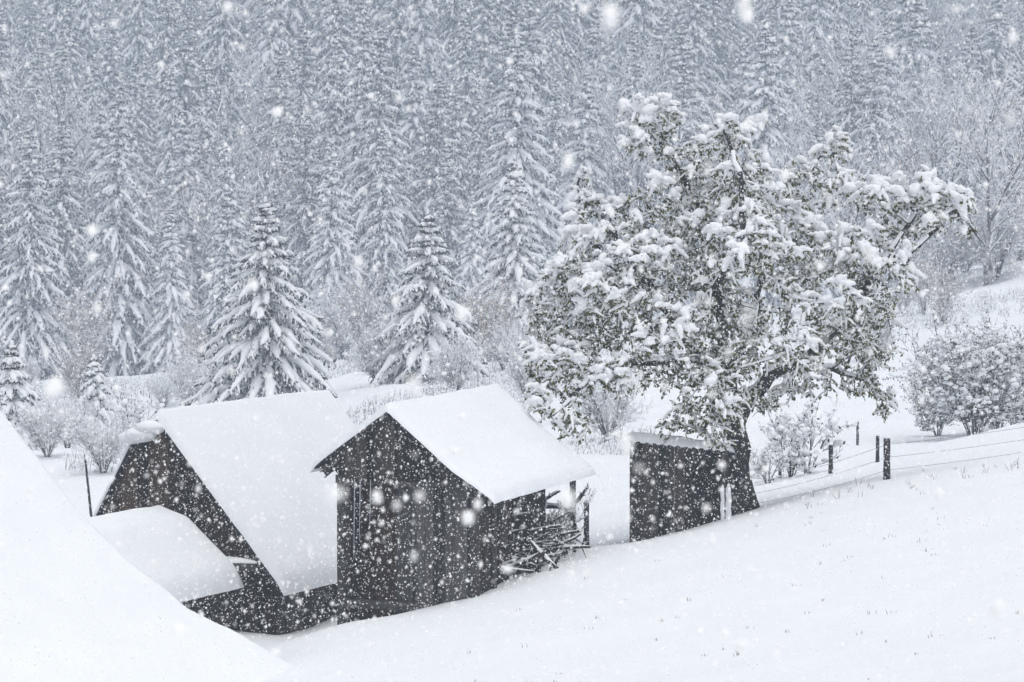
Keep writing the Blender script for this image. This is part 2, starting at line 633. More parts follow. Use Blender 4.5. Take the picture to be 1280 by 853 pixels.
def snow_cover(name, prof, y0, y1, thick, parent, seed, nu=90, nv=90, ew=0.3, ext=0.07, wob=0.05, smooth_ridge=3, droop=0.05, lumps=0.03, ridge_lift=0.0):
    """a snow blanket over a roof profile (list of (a, z)), rounded at every free edge"""
    pts, t, tot = resample(prof, nu, ext)
    base = pts.copy()
    z = base[:, 1].copy()
    for _ in range(smooth_ridge):
        z[1:-1] = 0.25 * z[:-2] + 0.5 * z[1:-1] + 0.25 * z[2:]
    ys = np.linspace(y0, y1, nv)
    A = np.repeat(pts[:, 0][:, None], nv, 1)
    Yy = np.repeat(ys[None], nu, 0)
    T = np.repeat(t[:, None], nv, 1)
    p3 = np.stack([T.ravel(), Yy.ravel(), np.full(T.size, seed * 7.7)], 1)
    n = fnoise(p3 * 0.55, seed, 3).reshape(T.shape)
    n2 = fnoise(p3 * 2.3, seed + 5, 2).reshape(T.shape)
    f = lambda d: np.sqrt(np.maximum(0, 1 - (1 - np.clip(d / ew, 0, 1)) ** 2))
    du = np.minimum(T, tot - T)
    dv = np.minimum(Yy - y0, y1 - Yy)
    th = thick * (1 + 0.45 * n) * f(du) * f(dv) + lumps * n2 * f(du) * f(dv)
    th = np.maximum(th, 0)
    # wobbling free edges
    eu = np.exp(-du / 0.18) * wob
    ev = np.exp(-dv / 0.18) * wob * 0.7
    Aw = A + np.where(T < tot / 2, -1, 1) * eu * n2 * 1.6
    Yw = Yy + np.where(Yy < (y0 + y1) / 2, -1, 1) * ev * n2
    Zb = np.repeat(base[:, 1][:, None], nv, 1) - np.exp(-du / 0.12) * droop
    Zt = np.repeat(z[:, None], nv, 1) - np.exp(-du / 0.12) * droop
    Zt = np.maximum(Zt, Zb)
    top = np.stack([Aw, Yw, Zt + th + 0.004], -1).reshape(-1, 3)
    bot = np.stack([Aw, Yw, Zb], -1).reshape(-1, 3)
    i = (np.arange(nu - 1)[:, None] * nv + np.arange(nv - 1)[None]).ravel()
    F = np.stack([i, i + nv, i + nv + 1, i + 1], 1)
    m = MB()
    m.add(np.vstack([top, bot]), np.vstack([F, F[:, ::-1] + len(top)]))
    # close the rim
    ring = [k * nv for k in range(nu)] + [(nu - 1) * nv + k for k in range(1, nv)] + [k * nv + nv - 1 for k in range(nu - 2, -1, -1)] + [k for k in range(nv - 2, 0, -1)]
    ring = np.array(ring)
    nx = np.roll(ring, -1)
    m.f.append((np.stack([nx, ring, ring + len(top), nx + len(top)], 1), 0))
    return m.build(name, M['roof_snow'], parent, smooth=True)


def roof_boards(prof, y0, y1, thick, parent, material, seed, bw=0.22):
    """planked roof deck under the snow: boards running down the slope, ragged at the eaves"""
    g = np.random.default_rng(seed)
    m = MB()
    ys = [y0]
    while ys[-1] < y1 - 1e-6:
        ys.append(min(y1, ys[-1] + bw * g.uniform(0.8, 1.25)))
    ap = int(np.argmax([q[1] for q in prof]))
    for side, pr in ((-1, prof[:ap + 1][::-1]), (1, prof[ap:])):
        for k in range(len(ys) - 1):
            rag = g.uniform(-0.05, 0.045)
            lift = g.uniform(-0.006, 0.006)
            for j in range(len(pr) - 1):
                (a0, z0), (a1, z1) = pr[j], pr[j + 1]
                if j == len(pr) - 2:
                    L = math.hypot(a1 - a0, z1 - z0)
                    a1, z1 = a1 + (a1 - a0) / L * rag, z1 + (z1 - z0) / L * rag
                lo0 = (a0, z0 - thick + lift); lo1 = (a1, z1 - thick + lift)
                q = [(lo0[0], ys[k], lo0[1]), (lo1[0], ys[k], lo1[1]), (lo1[0], ys[k + 1] - 0.006, lo1[1]), (lo0[0], ys[k + 1] - 0.006, lo0[1])]
                tq = [(x, y, zz + thick - 0.004) for x, y, zz in q]
                if side < 0:
                    q = [q[1], q[0], q[3], q[2]]
                    tq = [tq[1], tq[0], tq[3], tq[2]]
                m.hexa(q, tq)
    return m.build('roof', material, parent)


def plank_wall(p0, p1, zb, zt, parent, material, seed, pw=0.17, th=0.03, name='wall', horizontal=False, gap=0.007, skip=None):
    """a wall of separate weathered planks from p0 to p1 (local x, y); zb / zt: functions of the distance along it"""
    g = np.random.default_rng(seed)
    p0, p1 = np.array(p0, float), np.array(p1, float)
    L = np.linalg.norm(p1 - p0)
    d = (p1 - p0) / L
    n = np.array([d[1], -d[0]])            # outward (to the right of the run)
    m = MB()
    if not horizontal:
        s = 0.0
        while s < L - 1e-6:
            w_ = min(pw * g.uniform(0.7, 1.35), L - s)
            if L - s - w_ < 0.06: w_ = L - s
            off = g.uniform(-0.012, 0.012)
            sb, st = g.uniform(-0.02, 0.02), 0
            s0, s1 = s + gap / 2, s + w_ - gap / 2
            if not (skip and skip(s, s + w_)):
                tw = g.uniform(-0.006, 0.006)
                q0, q1 = p0 + d * s0 + n * (off + tw), p0 + d * s1 + n * (off - tw)
                r0, r1 = p0 + d * s0 + n * (off - th), p0 + d * s1 + n * (off - th)
                b = [(*q0, zb(s0) + sb), (*q1, zb(s1) + sb), (*r1, zb(s1) + sb), (*r0, zb(s0) + sb)]
                t = [(*q0, zt(s0)), (*q1, zt(s1)), (*r1, zt(s1)), (*r0, zt(s0))]
                m.hexa(b, t)
            s += w_
    else:
        lo = min(zb(0), zb(L)); hi = max(zt(k * L / 12) for k in range(13))
        z = lo
        while z < hi - 0.02:
            h = pw * g.uniform(0.85, 1.15)
            off = g.uniform(-0.012, 0.012)
            # clip the board to the outline
            ss = np.linspace(0, L, 60)
            ok = [q for q in ss if zt(q) > z + h * 0.6 and zb(q) < z + h * 0.7]
            if ok:
                s0, s1 = ok[0], ok[-1]
                if s1 - s0 > 0.05:
                    q0, q1 = p0 + d * s0 + n * off, p0 + d * s1 + n * off
                    r0, r1 = p0 + d * s0 + n * (off - th), p0 + d * s1 + n * (off - th)
                    e = g.uniform(-0.008, 0.008)
                    m.hexa([(*q0, z + e), (*q1, z - e), (*r1, z - e), (*r0, z + e)], [(*q0, z + h - gap + e), (*q1, z + h - gap - e), (*r1, z + h - gap - e), (*r0, z + h - gap + e)])
            z += h
    return m.build(name, material, parent)


def pole(P0, P1, r0, r1, name, material, parent=None, sides=8, bend=0.0, seed=0, K=6):
    g = np.random.default_rng(seed)
    P0, P1 = np.array(P0, float), np.array(P1, float)
    t = np.linspace(0, 1, K)[:, None]
    pts = P0 * (1 - t) + P1 * t
    off = g.normal(size=3) * bend
    pts = pts + off * np.sin(t * math.pi)
    rr = (r0 + (r1 - r0) * t[:, 0]) * (1 + 0.08 * g.normal(size=K))
    m = MB()
    V, F = tubes(pts[None], rr[None], sides)
    m.add(V, F)
    m.f.append((np.arange(sides)[None, ::-1].copy(), 0))
    m.f.append((np.arange(sides)[None] + (K - 1) * sides, 0))
    return m.build(name, material, parent), pts, rr


# ---------- the small gabled shed in the middle
A = P(484, 514, 48.0)
B = at_height(622, 489, A[2])
FS = Frame(A, (B - A)[:2])
LEN = np.linalg.norm((B - A)[:2])
pL = FS.on_plane(392, 583)
pK = FS.on_plane(566, 590)
pR = FS.on_plane(613, 622)
prof = [(pL[0], pL[2]), (0.0, A[2]), (pK[0], pK[2]), (pR[0], pR[2])]
SHED_PROF = prof
wl = FS.on_plane(425, 600, 0.35)[0]
wr = FS.on_plane(598, 640, 0.35)[0]
shed = thing('wooden_shed', 'small dark plank shed with a snowy gable roof, open wood bay on its right side', 'shed', FS.world(0, 0.0, 0), FS.rz)
TH = 0.06
rf = roof_boards(prof, 0.0, LEN, TH, shed, M['roofboard'], 11)
snow_cover('snow_cover', prof, -0.03, LEN + 0.05, 0.13, rf, 21, ew=0.13, wob=0.025, ext=0.07, lumps=0.012, droop=0.07)
ybk = 3.75
zb_ = lambda a, y: FS.ground(a, y) - 0.15
# front wall: gable boards above the lintel hang forward of the wall under it
zl = FS.on_plane(460, 599, 0.2)[2]
ztop = lambda s: float(prof_z(prof, wl + s)) - TH - 0.004
plank_wall((pL[0] + 0.12, 0.16), (pR[0] - 0.1, 0.16), lambda s: max(zl - 0.02, 0) if (pL[0] + 0.12 + s) > wl and (pL[0] + 0.12 + s) < wr + 0.02 else float(prof_z(prof, pL[0] + 0.12 + s)) - TH - 0.25,
           lambda s: float(prof_z(prof, pL[0] + 0.12 + s)) - TH - 0.004, shed, M['plank'], 31, pw=0.16, name='gable_boards')
xd0 = FS.on_plane(437, 650, 0.5)[0]
xd1 = FS.on_plane(500, 650, 0.5)[0]
plank_wall((wl, 0.35), (xd0, 0.35), lambda s: zb_(wl, .35), lambda s: zl + 0.0, shed, M['plank_grey'], 32, pw=0.13, name='wall')
plank_wall((xd1, 0.35), (wr, 0.35), lambda s: zb_(wr, .35) - 0.3, lambda s: zl + 0.0, shed, M['plank_grey'], 33, pw=0.18, name='wall')
for xx, y_a, y_b in ((xd0, 0.93, 0.36), (xd1, 0.36, 0.93)):
    plank_wall((xx, y_a), (xx, y_b), lambda s: zb_(xx, .6), lambda s: zl - 0.0, shed, M['plank'], 38, pw=0.2, name='door_reveal')
dr = plank_wall((xd0 + 0.005, 0.95), (xd1 - 0.005, 0.95), lambda s: zb_(xd0, .5) + 0.25, lambda s: zl - 0.02, shed, M['plank_brown'], 34, pw=0.21, name='door')
for zz in (zl - 0.55, FS.ground(xd0, 0.5) + 0.75):
    MB().box(xd0 + 0.03, xd1 - 0.03, 0.89, 0.932, zz - 0.06, zz + 0.06).build('brace', M['plank_brown'], dr)
plank_wall((wr, 0.36), (wr, ybk), lambda s: FS.ground(wr, .35 + s) - 0.3, lambda s: float(prof_z(prof, wr)) - TH - 0.01, shed, M['plank'], 35, pw=0.2, name='wall')
plank_wall((wl, ybk), (wl, 0.36), lambda s: FS.ground(wl, ybk - s) - 0.3, lambda s: float(prof_z(prof, wl)) - TH - 0.01, shed, M['plank'], 36, pw=0.2, name='wall')
plank_wall((wr, ybk), (wl, ybk), lambda s: FS.ground(wr - s, ybk) - 0.3, lambda s: float(prof_z(prof, wr - s)) - TH - 0.01, shed, M['plank'], 37, pw=0.2, name='wall')
mb = MB().box(wl - 0.02, wr + 0.02, 0.2, 0.34, zl - 0.09, zl + 0.05)
mb.build('lintel', M['beam'], shed)
zs = FS.on_plane(460, 757, 0.2)[2]
mb = MB().box(wl - 0.03, wr - 0.5, 0.22, 0.42, zs - 0.06, zs + 0.07)
mb.build('sill_beam', M['beam'], shed)
for a_ in (wl + 0.04, wr - 0.04):
    mb = MB().box(a_ - 0.06, a_ + 0.06, 0.26, 0.37, FS.ground(a_, .3) - 0.2, zl - 0.09)
    mb.build('corner_post', M['beam'], shed)
q = FS.on_plane(618, 700, 0.9)
pole((q[0], 0.9, FS.ground(q[0], 0.9) - 0.2), (q[0], 0.9, float(prof_z(prof, q[0])) - TH - 0.02), 0.055, 0.05, 'post', M['beam'], shed, sides=7, seed=4)
# purlin ends poking out under the left eave and along the ridge
for a_ in (pL[0] + 0.16, pL[0] + 0.36, -0.02, pK[0], pR[0] - 0.2):
    zz = float(prof_z(prof, a_)) - TH - 0.11
    MB().box(a_ - 0.06, a_ + 0.06, 0.03, LEN - 0.1, zz - 0.05, zz + 0.07).build('purlin', M['beam'], shed)
# icicles in front of the door
for k, (px, y0_, y1_) in enumerate([(443, 610, 700), (450, 604, 676), (463, 602, 655)]):
    t0 = FS.on_plane(px, y0_, 0.12); t1 = FS.on_plane(px - 1, y1_, 0.12)
    top = np.array([t0[0], 0.13, zl - 0.0]); bot = np.array([t1[0], 0.13, t1[2]])
    o, _, _ = pole(top, bot, 0.010, 0.004, 'icicle', M['ice'], shed, sides=6, seed=k)
# post carrying the open bay at the back right
for (px, pyt, pyb, yy) in ((716, 613, 693, LEN - 0.25), (700, 617, 700, LEN - 0.9)):
    q = FS.on_plane(px, pyb, yy)
    if yy > LEN - 0.5:
        pole((q[0], yy, FS.ground(q[0], yy) - 0.2), (q[0], yy, float(prof_z(prof, q[0])) - TH - 0.02), 0.07, 0.06, 'post', M['post'], shed, sides=7, seed=3)

# ---------- branches and rails stacked under the right eave
BR = [  # pixel start, pixel end, local y of the plane the stick lies in, radius
    ((603, 692), (690, 702), 2.2, 0.035, 'thin pole lying low across the brush pile, frosted along its top'),
    ((618, 690), (672, 709), 1.9, 0.05, 'thick snow-topped pole slanting down at the front of the brush pile'),
    ((660, 676), (698, 712), 2.0, 0.055, 'forked snowy limb sloping down at the right end of the brush pile'),
    ((684, 688), (738, 684), 3.4, 0.035, 'long pole reaching from the brush pile to the lone fence post'),
    ((676, 680), (724, 664), 3.6, 0.035, 'snowy stick rising to the right over the brush pile'),
    ((682, 687), (726, 668), 3.5, 0.03, 'thin snowy stick just below the stick rising to the right'),
    ((676, 634), (712, 637), 4.3, 0.045, 'dark branch lying level below the shed eave'),
    ((676, 630), (700, 614), 4.2, 0.035, 'dark branch leaning up to the shed eave, left of the post'),
    ((714, 634), (735, 608), 4.6, 0.04, 'dark branch leaning up right of the bay post'),
    ((713, 634), (722, 664), 4.4, 0.035, 'dark branch hanging down beside the bay post'),
    ((640, 672), (703, 657), 3.0, 0.03, 'stick lying inside the dark wood bay'),
    ((655, 690), (690, 664), 3.0, 0.03, 'stick leaning steeply inside the wood bay'),
    ((592, 705), (640, 680), 1.6, 0.03, 'snow-edged stick at the left foot of the brush pile'),
    ((590, 712), (650, 698), 1.5, 0.035, 'low dark stick half buried at the left foot of the brush pile'),
    ((630, 712), (676, 692), 1.8, 0.06, 'stout snow-capped limb at the foot of the brush pile'),
    ((672, 716), (680, 690), 1.9, 0.05, 'short dark stub standing up from the snow by the brush pile'),
    ((640, 700), (716, 690), 2.6, 0.04, 'middle pole of the brush pile under loose snow'),
    ((575, 668), (600, 640), 0.9, 0.022, 'thin branch leaning on the side wall of the shed, snow on top'),
    ((568, 690), (592, 672), 0.8, 0.022, 'thin snow-lined branch low against the side wall of the shed'),
    ((690, 712), (705, 690), 2.3, 0.03, 'short twig jutting up at the right end of the brush pile'),
    ((665, 664), (720, 690), 3.9, 0.035, 'dark pole crossing down behind the brush pile'),
    ((640, 655), (690, 690), 3.2, 0.028, 'dark stick crossing down inside the wood bay'),
    ((688, 655), (712, 640), 4.1, 0.026, 'short dark branch propped in the back of the wood bay'),
    ((610, 708), (668, 715), 1.5, 0.04, 'lowest pole of the brush pile, lying on the snow'),
    ((612, 655), (662, 641), 2.0, 0.03, 'long stick resting high against the open side of the shed'),
    ((606, 676), (655, 662), 1.9, 0.028, 'stick resting halfway up the open side of the shed'),
    ((622, 700), (664, 650), 2.2, 0.028, 'steep stick leaning on the open side of the shed'),
]
for _k in range(26):
    _x = random.uniform(603, 690); _y = 706 - (_x - 603) * 0.16 - random.uniform(0, 34)
    _l = random.uniform(28, 62)
    BR.append(((_x - _l / 2, _y + random.uniform(-8, 8)), (_x + _l / 2, _y + random.uniform(-12, 6)), 1.5 + (_x - 603) / 95 * 2.0 + random.uniform(-0.2, 0.5), random.uniform(0.014, 0.034), 'frosted stick tangled in the heap of the brush pile'))
BR += [
]
for k, (s0, s1, yy, r_, lab) in enumerate(BR):
    def wp(pp):
        l = FS.on_plane(pp[0], pp[1], yy)
        return FS.world(l[0], l[1], l[2])
    W0, W1 = wp(s0), wp(s1)
    mid = (W0 + W1) / 2
    g0 = min(W0[2], W1[2]) if k in (0, 1) else 0
    b_ = thing('branch', lab, 'branch', (mid[0], mid[1], mid[2]), 0, 'branches and poles piled beside the shed')
    l0, l1 = W0 - mid, W1 - mid
    o, pts, rr = pole(l0, l1, r_ * 1.15, r_ * 0.6, 'stick', M['log'], b_, sides=7, bend=np.linalg.norm(W1 - W0) * 0.035, seed=50 + k)
    # side twigs
    g = np.random.default_rng(900 + k)
    n_ = 4
    i0 = g.integers(1, 5, n_)
    st = pts[i0]
    dd = norm(norm(pts[-1] - pts[0])[None] * 0.7 + norm(g.normal(size=(n_, 3))) * 0.8)
    ll = np.linalg.norm(l1 - l0) * g.uniform(0.15, 0.35, n_)
    t_ = np.linspace(0, 1, 4)[None, :, None]
    pl = st[:, None] + dd[:, None] * ll[:, None, None] * t_
    V, F = tubes(pl, np.linspace(0.4, 0.15, 4)[None] * np.full((n_, 1), r_), 5)
    MB().add(V, F).build('twig', M['log'], b_)
    dv = norm(l1 - l0)
    if abs(dv[2]) < 0.75:
        m = MB()
        wv = rr * (1.0 + 0.3 * np.sin(np.arange(len(rr)) * 2.1 + k))
        wv[0] *= 0.4; wv[-1] *= 0.4
        q = pts.copy(); q[:, 2] += rr * 0.75
        V, F = tubes(q[None], wv[None] * 0.95, 7, flat=0.75)
        m.add(V, F)
        m.build('snow_strip', M['branch_snow'], b_, smooth=True)

# ---------- the big old barn on the left
A = P(197, 524, 53.0)
B = at_height(412, 497, A[2])
FB = Frame(A, (B - A)[:2])
LENB = np.linalg.norm((B - A)[:2])
kR = FB.on_plane(352, 734)
kL = FB.on_plane(118, 652)
kM = FB.on_plane(166, 556)
kLL = (kL[0] - 0.35, kL[2] - 0.55)
bprof = [kLL, (kM[0] - 0.05, kM[2]), (0.0, A[2]), (kR[0], kR[2])]
barn = thing('wooden_barn', 'large old barn with steep snow-covered roof and dark brown plank gable', 'barn', FB.world(0, 0, 0), FB.rz)
rf = roof_boards(bprof, 0.0, LENB, 0.07, barn, M['roofboard'], 12, bw=0.25)
snow_cover('snow_cover', bprof, -0.04, LENB + 0.06, 0.17, rf, 22, ew=0.16, wob=0.03, ext=0.09, nu=130, lumps=0.015, droop=0.09)
# the fat roll of snow overhanging at the ridge
lumpc = np.array([[kM[0] + 0.22, -0.05, kM[2] + 0.2], [kM[0] + 0.0, -0.03, kM[2] + 0.14], [kM[0] + 0.42, -0.02, kM[2] + 0.34]])
V, F = blobs(lumpc, [[0.3, 0.3, 0.15], [0.24, 0.26, 0.13], [0.26, 0.3, 0.14]], ICO2, 0.05, 4)
MB().add(V, F).build('snow_roll', M['roof_snow'], barn, smooth=True)
bx0, bx1 = kL[0] - 0.05, kR[0] - 0.22
plank_wall((bx0, 0.18), (bx1, 0.18), lambda s: FB.ground(bx0 + s, 0.2) - 0.3, lambda s: float(prof_z(bprof, bx0 + s)) - 0.075, barn, M['plank_brown'], 41, pw=0.2, name='gable_wall')
plank_wall((bx1, 0.2), (bx1, LENB - 0.3), lambda s: FB.ground(bx1, s) - 0.3, lambda s: float(prof_z(bprof, bx1)) - 0.075, barn, M['plank'], 42, pw=0.24, name='wall')
plank_wall((bx0, LENB - 0.3), (bx0, 0.2), lambda s: FB.ground(bx0, LENB - s) - 0.3, lambda s: float(prof_z(bprof, bx0)) - 0.075, barn, M['plank'], 43, pw=0.24, name='wall')
plank_wall((bx1, LENB - 0.3), (bx0, LENB - 0.3), lambda s: FB.ground(bx1 - s, LENB) - 0.3, lambda s: float(prof_z(bprof, bx1 - s)) - 0.075, barn, M['plank'], 44, pw=0.24, name='wall')
# rake boards and a tie beam with snow on it
for (a0, z0), (a1, z1) in (((0, A[2]), (kR[0], kR[2])), ((0, A[2]), (kM[0], kM[2]))):
    d_ = norm(np.array([a1 - a0, z1 - z0]))
    m = MB()
    q = [(a0, z0 - 0.2), (a1, z1 - 0.2), (a1, z1 - 0.075), (a0, z0 - 0.075)]
    f_ = [(x, 0.03, z) for x, z in q]; bk = [(x, 0.09, z) for x, z in q]
    m.add(f_ + bk, [(0, 1, 2, 3), (7, 6, 5, 4), (0, 4, 5, 1), (1, 5, 6, 2), (2, 6, 7, 3), (3, 7, 4, 0)])
    m.build('rake_board', M['roofboard'], barn)
t0 = FB.on_plane(268, 692, 0.05); t1 = FB.on_plane(318, 704, 0.05)
mb = MB().box(t0[0] - 0.25, t1[0] + 0.12, -0.12, 0.14, t1[2] - 0.14, t1[2] + 0.0)
mb.build('tie_beam', M['beam'], barn)
tt = np.linspace(0, 1, 9)
pts = np.stack([t0[0] - 0.25 + (t1[0] - t0[0] + 0.35) * tt, np.full(9, 0.0), np.full(9, t1[2] + 0.01)], 1)
V, F = tubes(pts[None], (0.13 * np.array([.3, .8, 1, .9, 1.1, 1, .9, .7, .3]))[None], 9, flat=0.65)
MB().add(V, F).build('snow_strip', M['roof_snow'], barn, smooth=True)

# ---------- low hut leaning on the barn's gable
A = FB.world(*[FB.on_plane(205, 645, -0.02)[0], -0.02, FB.on_plane(205, 645, -0.02)[2]])
FH = Frame(A, FB.r[:2])
eR = FH.on_plane(300, 719)
hm = FH.on_plane(240, 659)
hprof = [(-1.6, A[2] - 1.05), (0.0, A[2]), (hm[0], hm[2]), (eR[0], eR[2])]
hut = thing('lean_to', 'low plank lean-to under smooth snow against the brown barn gable', 'lean-to', FH.world(0, 0, 0), FH.rz)
rf = roof_boards(hprof, -3.6, -0.02, 0.06, hut, M['roofboard'], 13)
snow_cover('snow_cover', hprof, -3.65, 0.0, 0.22, rf, 23, ew=0.24, wob=0.03, ext=0.14, smooth_ridge=10, lumps=0.015, droop=0.13)
hx = eR[0] - 0.12
plank_wall((hx, -3.45), (hx, -0.05), lambda s: FH.ground(hx, -3.45 + s) - 0.4, lambda s: eR[2] - 0.03, hut, M['plank_brown'], 51, pw=0.2, name='wall', horizontal=True)
plank_wall((-1.4, -3.45), (hx, -3.45), lambda s: FH.ground(-1.4 + s, -3.45) - 0.4, lambda s: float(prof_z(hprof, -1.4 + s)) - 0.07, hut, M['plank'], 52, pw=0.2, name='wall')
plank_wall((-1.4, -0.05), (-1.4, -3.45), lambda s: FH.ground(-1.4, -s) - 0.4, lambda s: float(prof_z(hprof, -1.4)) - 0.07, hut, M['plank'], 53, pw=0.2, name='wall')
# ---- stone-log footing that runs on below barn and lean-to
for k in range(3):
    zz = FH.ground(hx, -1.5) + 0.12 + k * 0.2
    pole((hx + 0.1, -3.3, zz), (hx + 0.1 + 0.015 * k, 0.1, zz + 0.02), 0.09, 0.085, 'log', M['log'], hut, seed=70 + k)

# ---------- the nearest hut: only its snow-laden roof is in view
E = P(227, 762, 45.0)
FN = Frame(E, FB.r[:2])
npts = [FN.on_plane(px, py) for px, py in ((-60, 430), (0, 519), (110, 659), (165, 713), (208, 744), (234, 770), (290, 796), (350, 832), (430, 880))]
nprof = [(float(q[0]), float(q[2])) for q in npts]
ridge = nprof[0]
nprof = [(ridge[0] - 3.2, ridge[1] - 2.9)] + nprof
near = thing('snowed_hut', 'nearest hut showing only its big smooth white roof at the lower left', 'hut', FN.world(0, 0, 0), FN.rz)
rf = roof_boards(nprof, -8.0, -0.03, 0.06, near, M['roofboard'], 14)
snow_cover('snow_cover', nprof, -8.1, 0.02, 0.16, rf, 24, ew=0.2, wob=0.02, ext=0.12, droop=0.12, nu=120, nv=110, smooth_ridge=4, lumps=0.015)
nx0, nx1 = nprof[0][0] + 0.4, nprof[-1][0] - 0.2
plank_wall((nx1, -7.8), (nx1, -0.2), lambda s: FN.ground(nx1, -7.8 + s) - 0.5, lambda s: float(prof_z(nprof, nx1)) - 0.07, near, M['plank'], 61, name='wall')
plank_wall((nx1, -0.2), (nx0, -0.2), lambda s: FN.ground(nx1 - s, -0.2) - 0.5, lambda s: float(prof_z(nprof, nx1 - s)) - 0.07, near, M['plank'], 62, name='wall')
plank_wall((nx0, -7.8), (nx1, -7.8), lambda s: FN.ground(nx0 + s, -7.8) - 0.5, lambda s: float(prof_z(nprof, nx0 + s)) - 0.07, near, M['plank'], 63, name='wall')
plank_wall((nx0, -0.2), (nx0, -7.8), lambda s: FN.ground(nx0, -s) - 0.5, lambda s: float(prof_z(nprof, nx0)) - 0.07, near, M['plank'], 64, name='wall')

# ---------- the small flat-fronted privy by the tree
q0, q1 = P(787, 677, 53.9), P(902, 650, 53.6)
d_ = norm((q1 - q0)[:2])
priv = thing('plank_hut', 'small upright plank hut with a thin snowy roof, tucked against the big tree', 'hut', (q0[0], q0[1], 0), math.atan2(d_[1], d_[0]))
Wp = np.linalg.norm((q1 - q0)[:2])
zt0, zt1 = P(787, 552, 53.9)[2], P(902, 564, 53.6)[2]
Dp = 1.7


def pg(x, y):
    c = np.array([q0[0], q0[1]]) + d_ * x + np.array([-d_[1], d_[0]]) * y
    return gz(c[0], c[1])


zt_ = lambda s: zt0 + (zt1 - zt0) * s / Wp
plank_wall((0, 0), (Wp, 0), lambda s: pg(s, 0) - 0.15, zt_, priv, M['plank'], 71, pw=0.15, name='front_wall')
plank_wall((Wp, 0.02), (Wp, Dp), lambda s: pg(Wp, s) - 0.2, lambda s: zt1 - 0.12 * s, priv, M['plank'], 72, name='wall')
plank_wall((0, Dp), (0, 0.02), lambda s: pg(0, s) - 0.2, lambda s: zt0 - 0.12 * (Dp - s), priv, M['plank'], 73, name='wall')
plank_wall((Wp, Dp), (0, Dp), lambda s: pg(Wp - s, Dp) - 0.2, lambda s: zt_(Wp - s) - 0.12 * Dp, priv, M['plank'], 74, name='wall')
m = MB()
rq = [(-0.08, -0.1), (Wp + 0.06, -0.1), (Wp + 0.06, Dp + 0.1), (-0.08, Dp + 0.1)]
rz_ = lambda x, y: zt_(x) - 0.12 * max(y, 0) + 0.012 * 1
m.hexa([(x, y, rz_(x, y)) for x, y in rq], [(x, y, rz_(x, y) + 0.03) for x, y in rq])
rfp = m.build('roof', M['roofboard'], priv)
nu, nv = 46, 34
xs = np.linspace(-0.1, Wp + 0.08, nu); ys = np.linspace(-0.13, Dp + 0.12, nv)
X, Yg = np.meshgrid(xs, ys, indexing='ij')
du = np.minimum(X - xs[0], xs[-1] - X); dv = np.minimum(Yg - ys[0], ys[-1] - Yg)
f = lambda d: np.sqrt(np.maximum(0, 1 - (1 - np.clip(d / 0.12, 0, 1)) ** 2))
nn = fnoise(np.stack([X.ravel() * 3, Yg.ravel() * 3, X.ravel() * 0], 1), 8, 2).reshape(X.shape)
zr = zt_(X) - 0.12 * np.maximum(Yg, 0) + 0.043
scal = np.where(Yg < -0.12, 0.02 * np.sin(X * 42), 0)
topv = np.stack([X, Yg, zr + (0.14 + 0.03 * nn) * f(du) * f(dv)], -1).reshape(-1, 3)
botv = np.stack([X, Yg, zr - 0.01 - 0.02 * (Yg < -0.1) + scal], -1).reshape(-1, 3)
i = (np.arange(nu - 1)[:, None] * nv + np.arange(nv - 1)[None]).ravel()
Fq = np.stack([i, i + nv, i + nv + 1, i + 1], 1)
m = MB().add(np.vstack([topv, botv]), np.vstack([Fq, Fq[:, ::-1] + len(topv)]))
ring = np.array([k * nv for k in range(nu)] + [(nu - 1) * nv + k for k in range(1, nv)] + [k * nv + nv - 1 for k in range(nu - 2, -1, -1)] + [k for k in range(nv - 2, 0, -1)])
nx = np.roll(ring, -1)
m.f.append((np.stack([nx, ring, ring + len(topv), nx + len(topv)], 1), 0))
m.build('snow_cover', M['roof_snow'], rfp, smooth=True)


# ------------------------------------------------------------------ fence
def fence_post(px, pyt, pyb, Y, r_, label, seed, lean=0.0):
    b_ = P(px, pyb, Y)
    z0 = gz(b_[0], b_[1])
    h = P(px, pyt, Y)[2] - b_[2]
    t_ = thing('fence_post', label, 'post', (b_[0], b_[1], z0), 0, 'posts of the wire fence')
    pole((0, 0, -0.25), (lean, 0, h + (b_[2] - z0)), r_ * 1.05, r_ * 0.95, 'stake', M['post'], t_, sides=9, seed=seed)
    V, F = blobs([[lean, 0, h + (b_[2] - z0) + 0.01]], [[r_ * 0.95, r_ * 0.95, 0.04]], ICO1, 0.1, seed)
    MB().add(V, F).build('snow_cap', M['branch_snow'], t_, smooth=True)
    return np.array([b_[0], b_[1], z0]), h


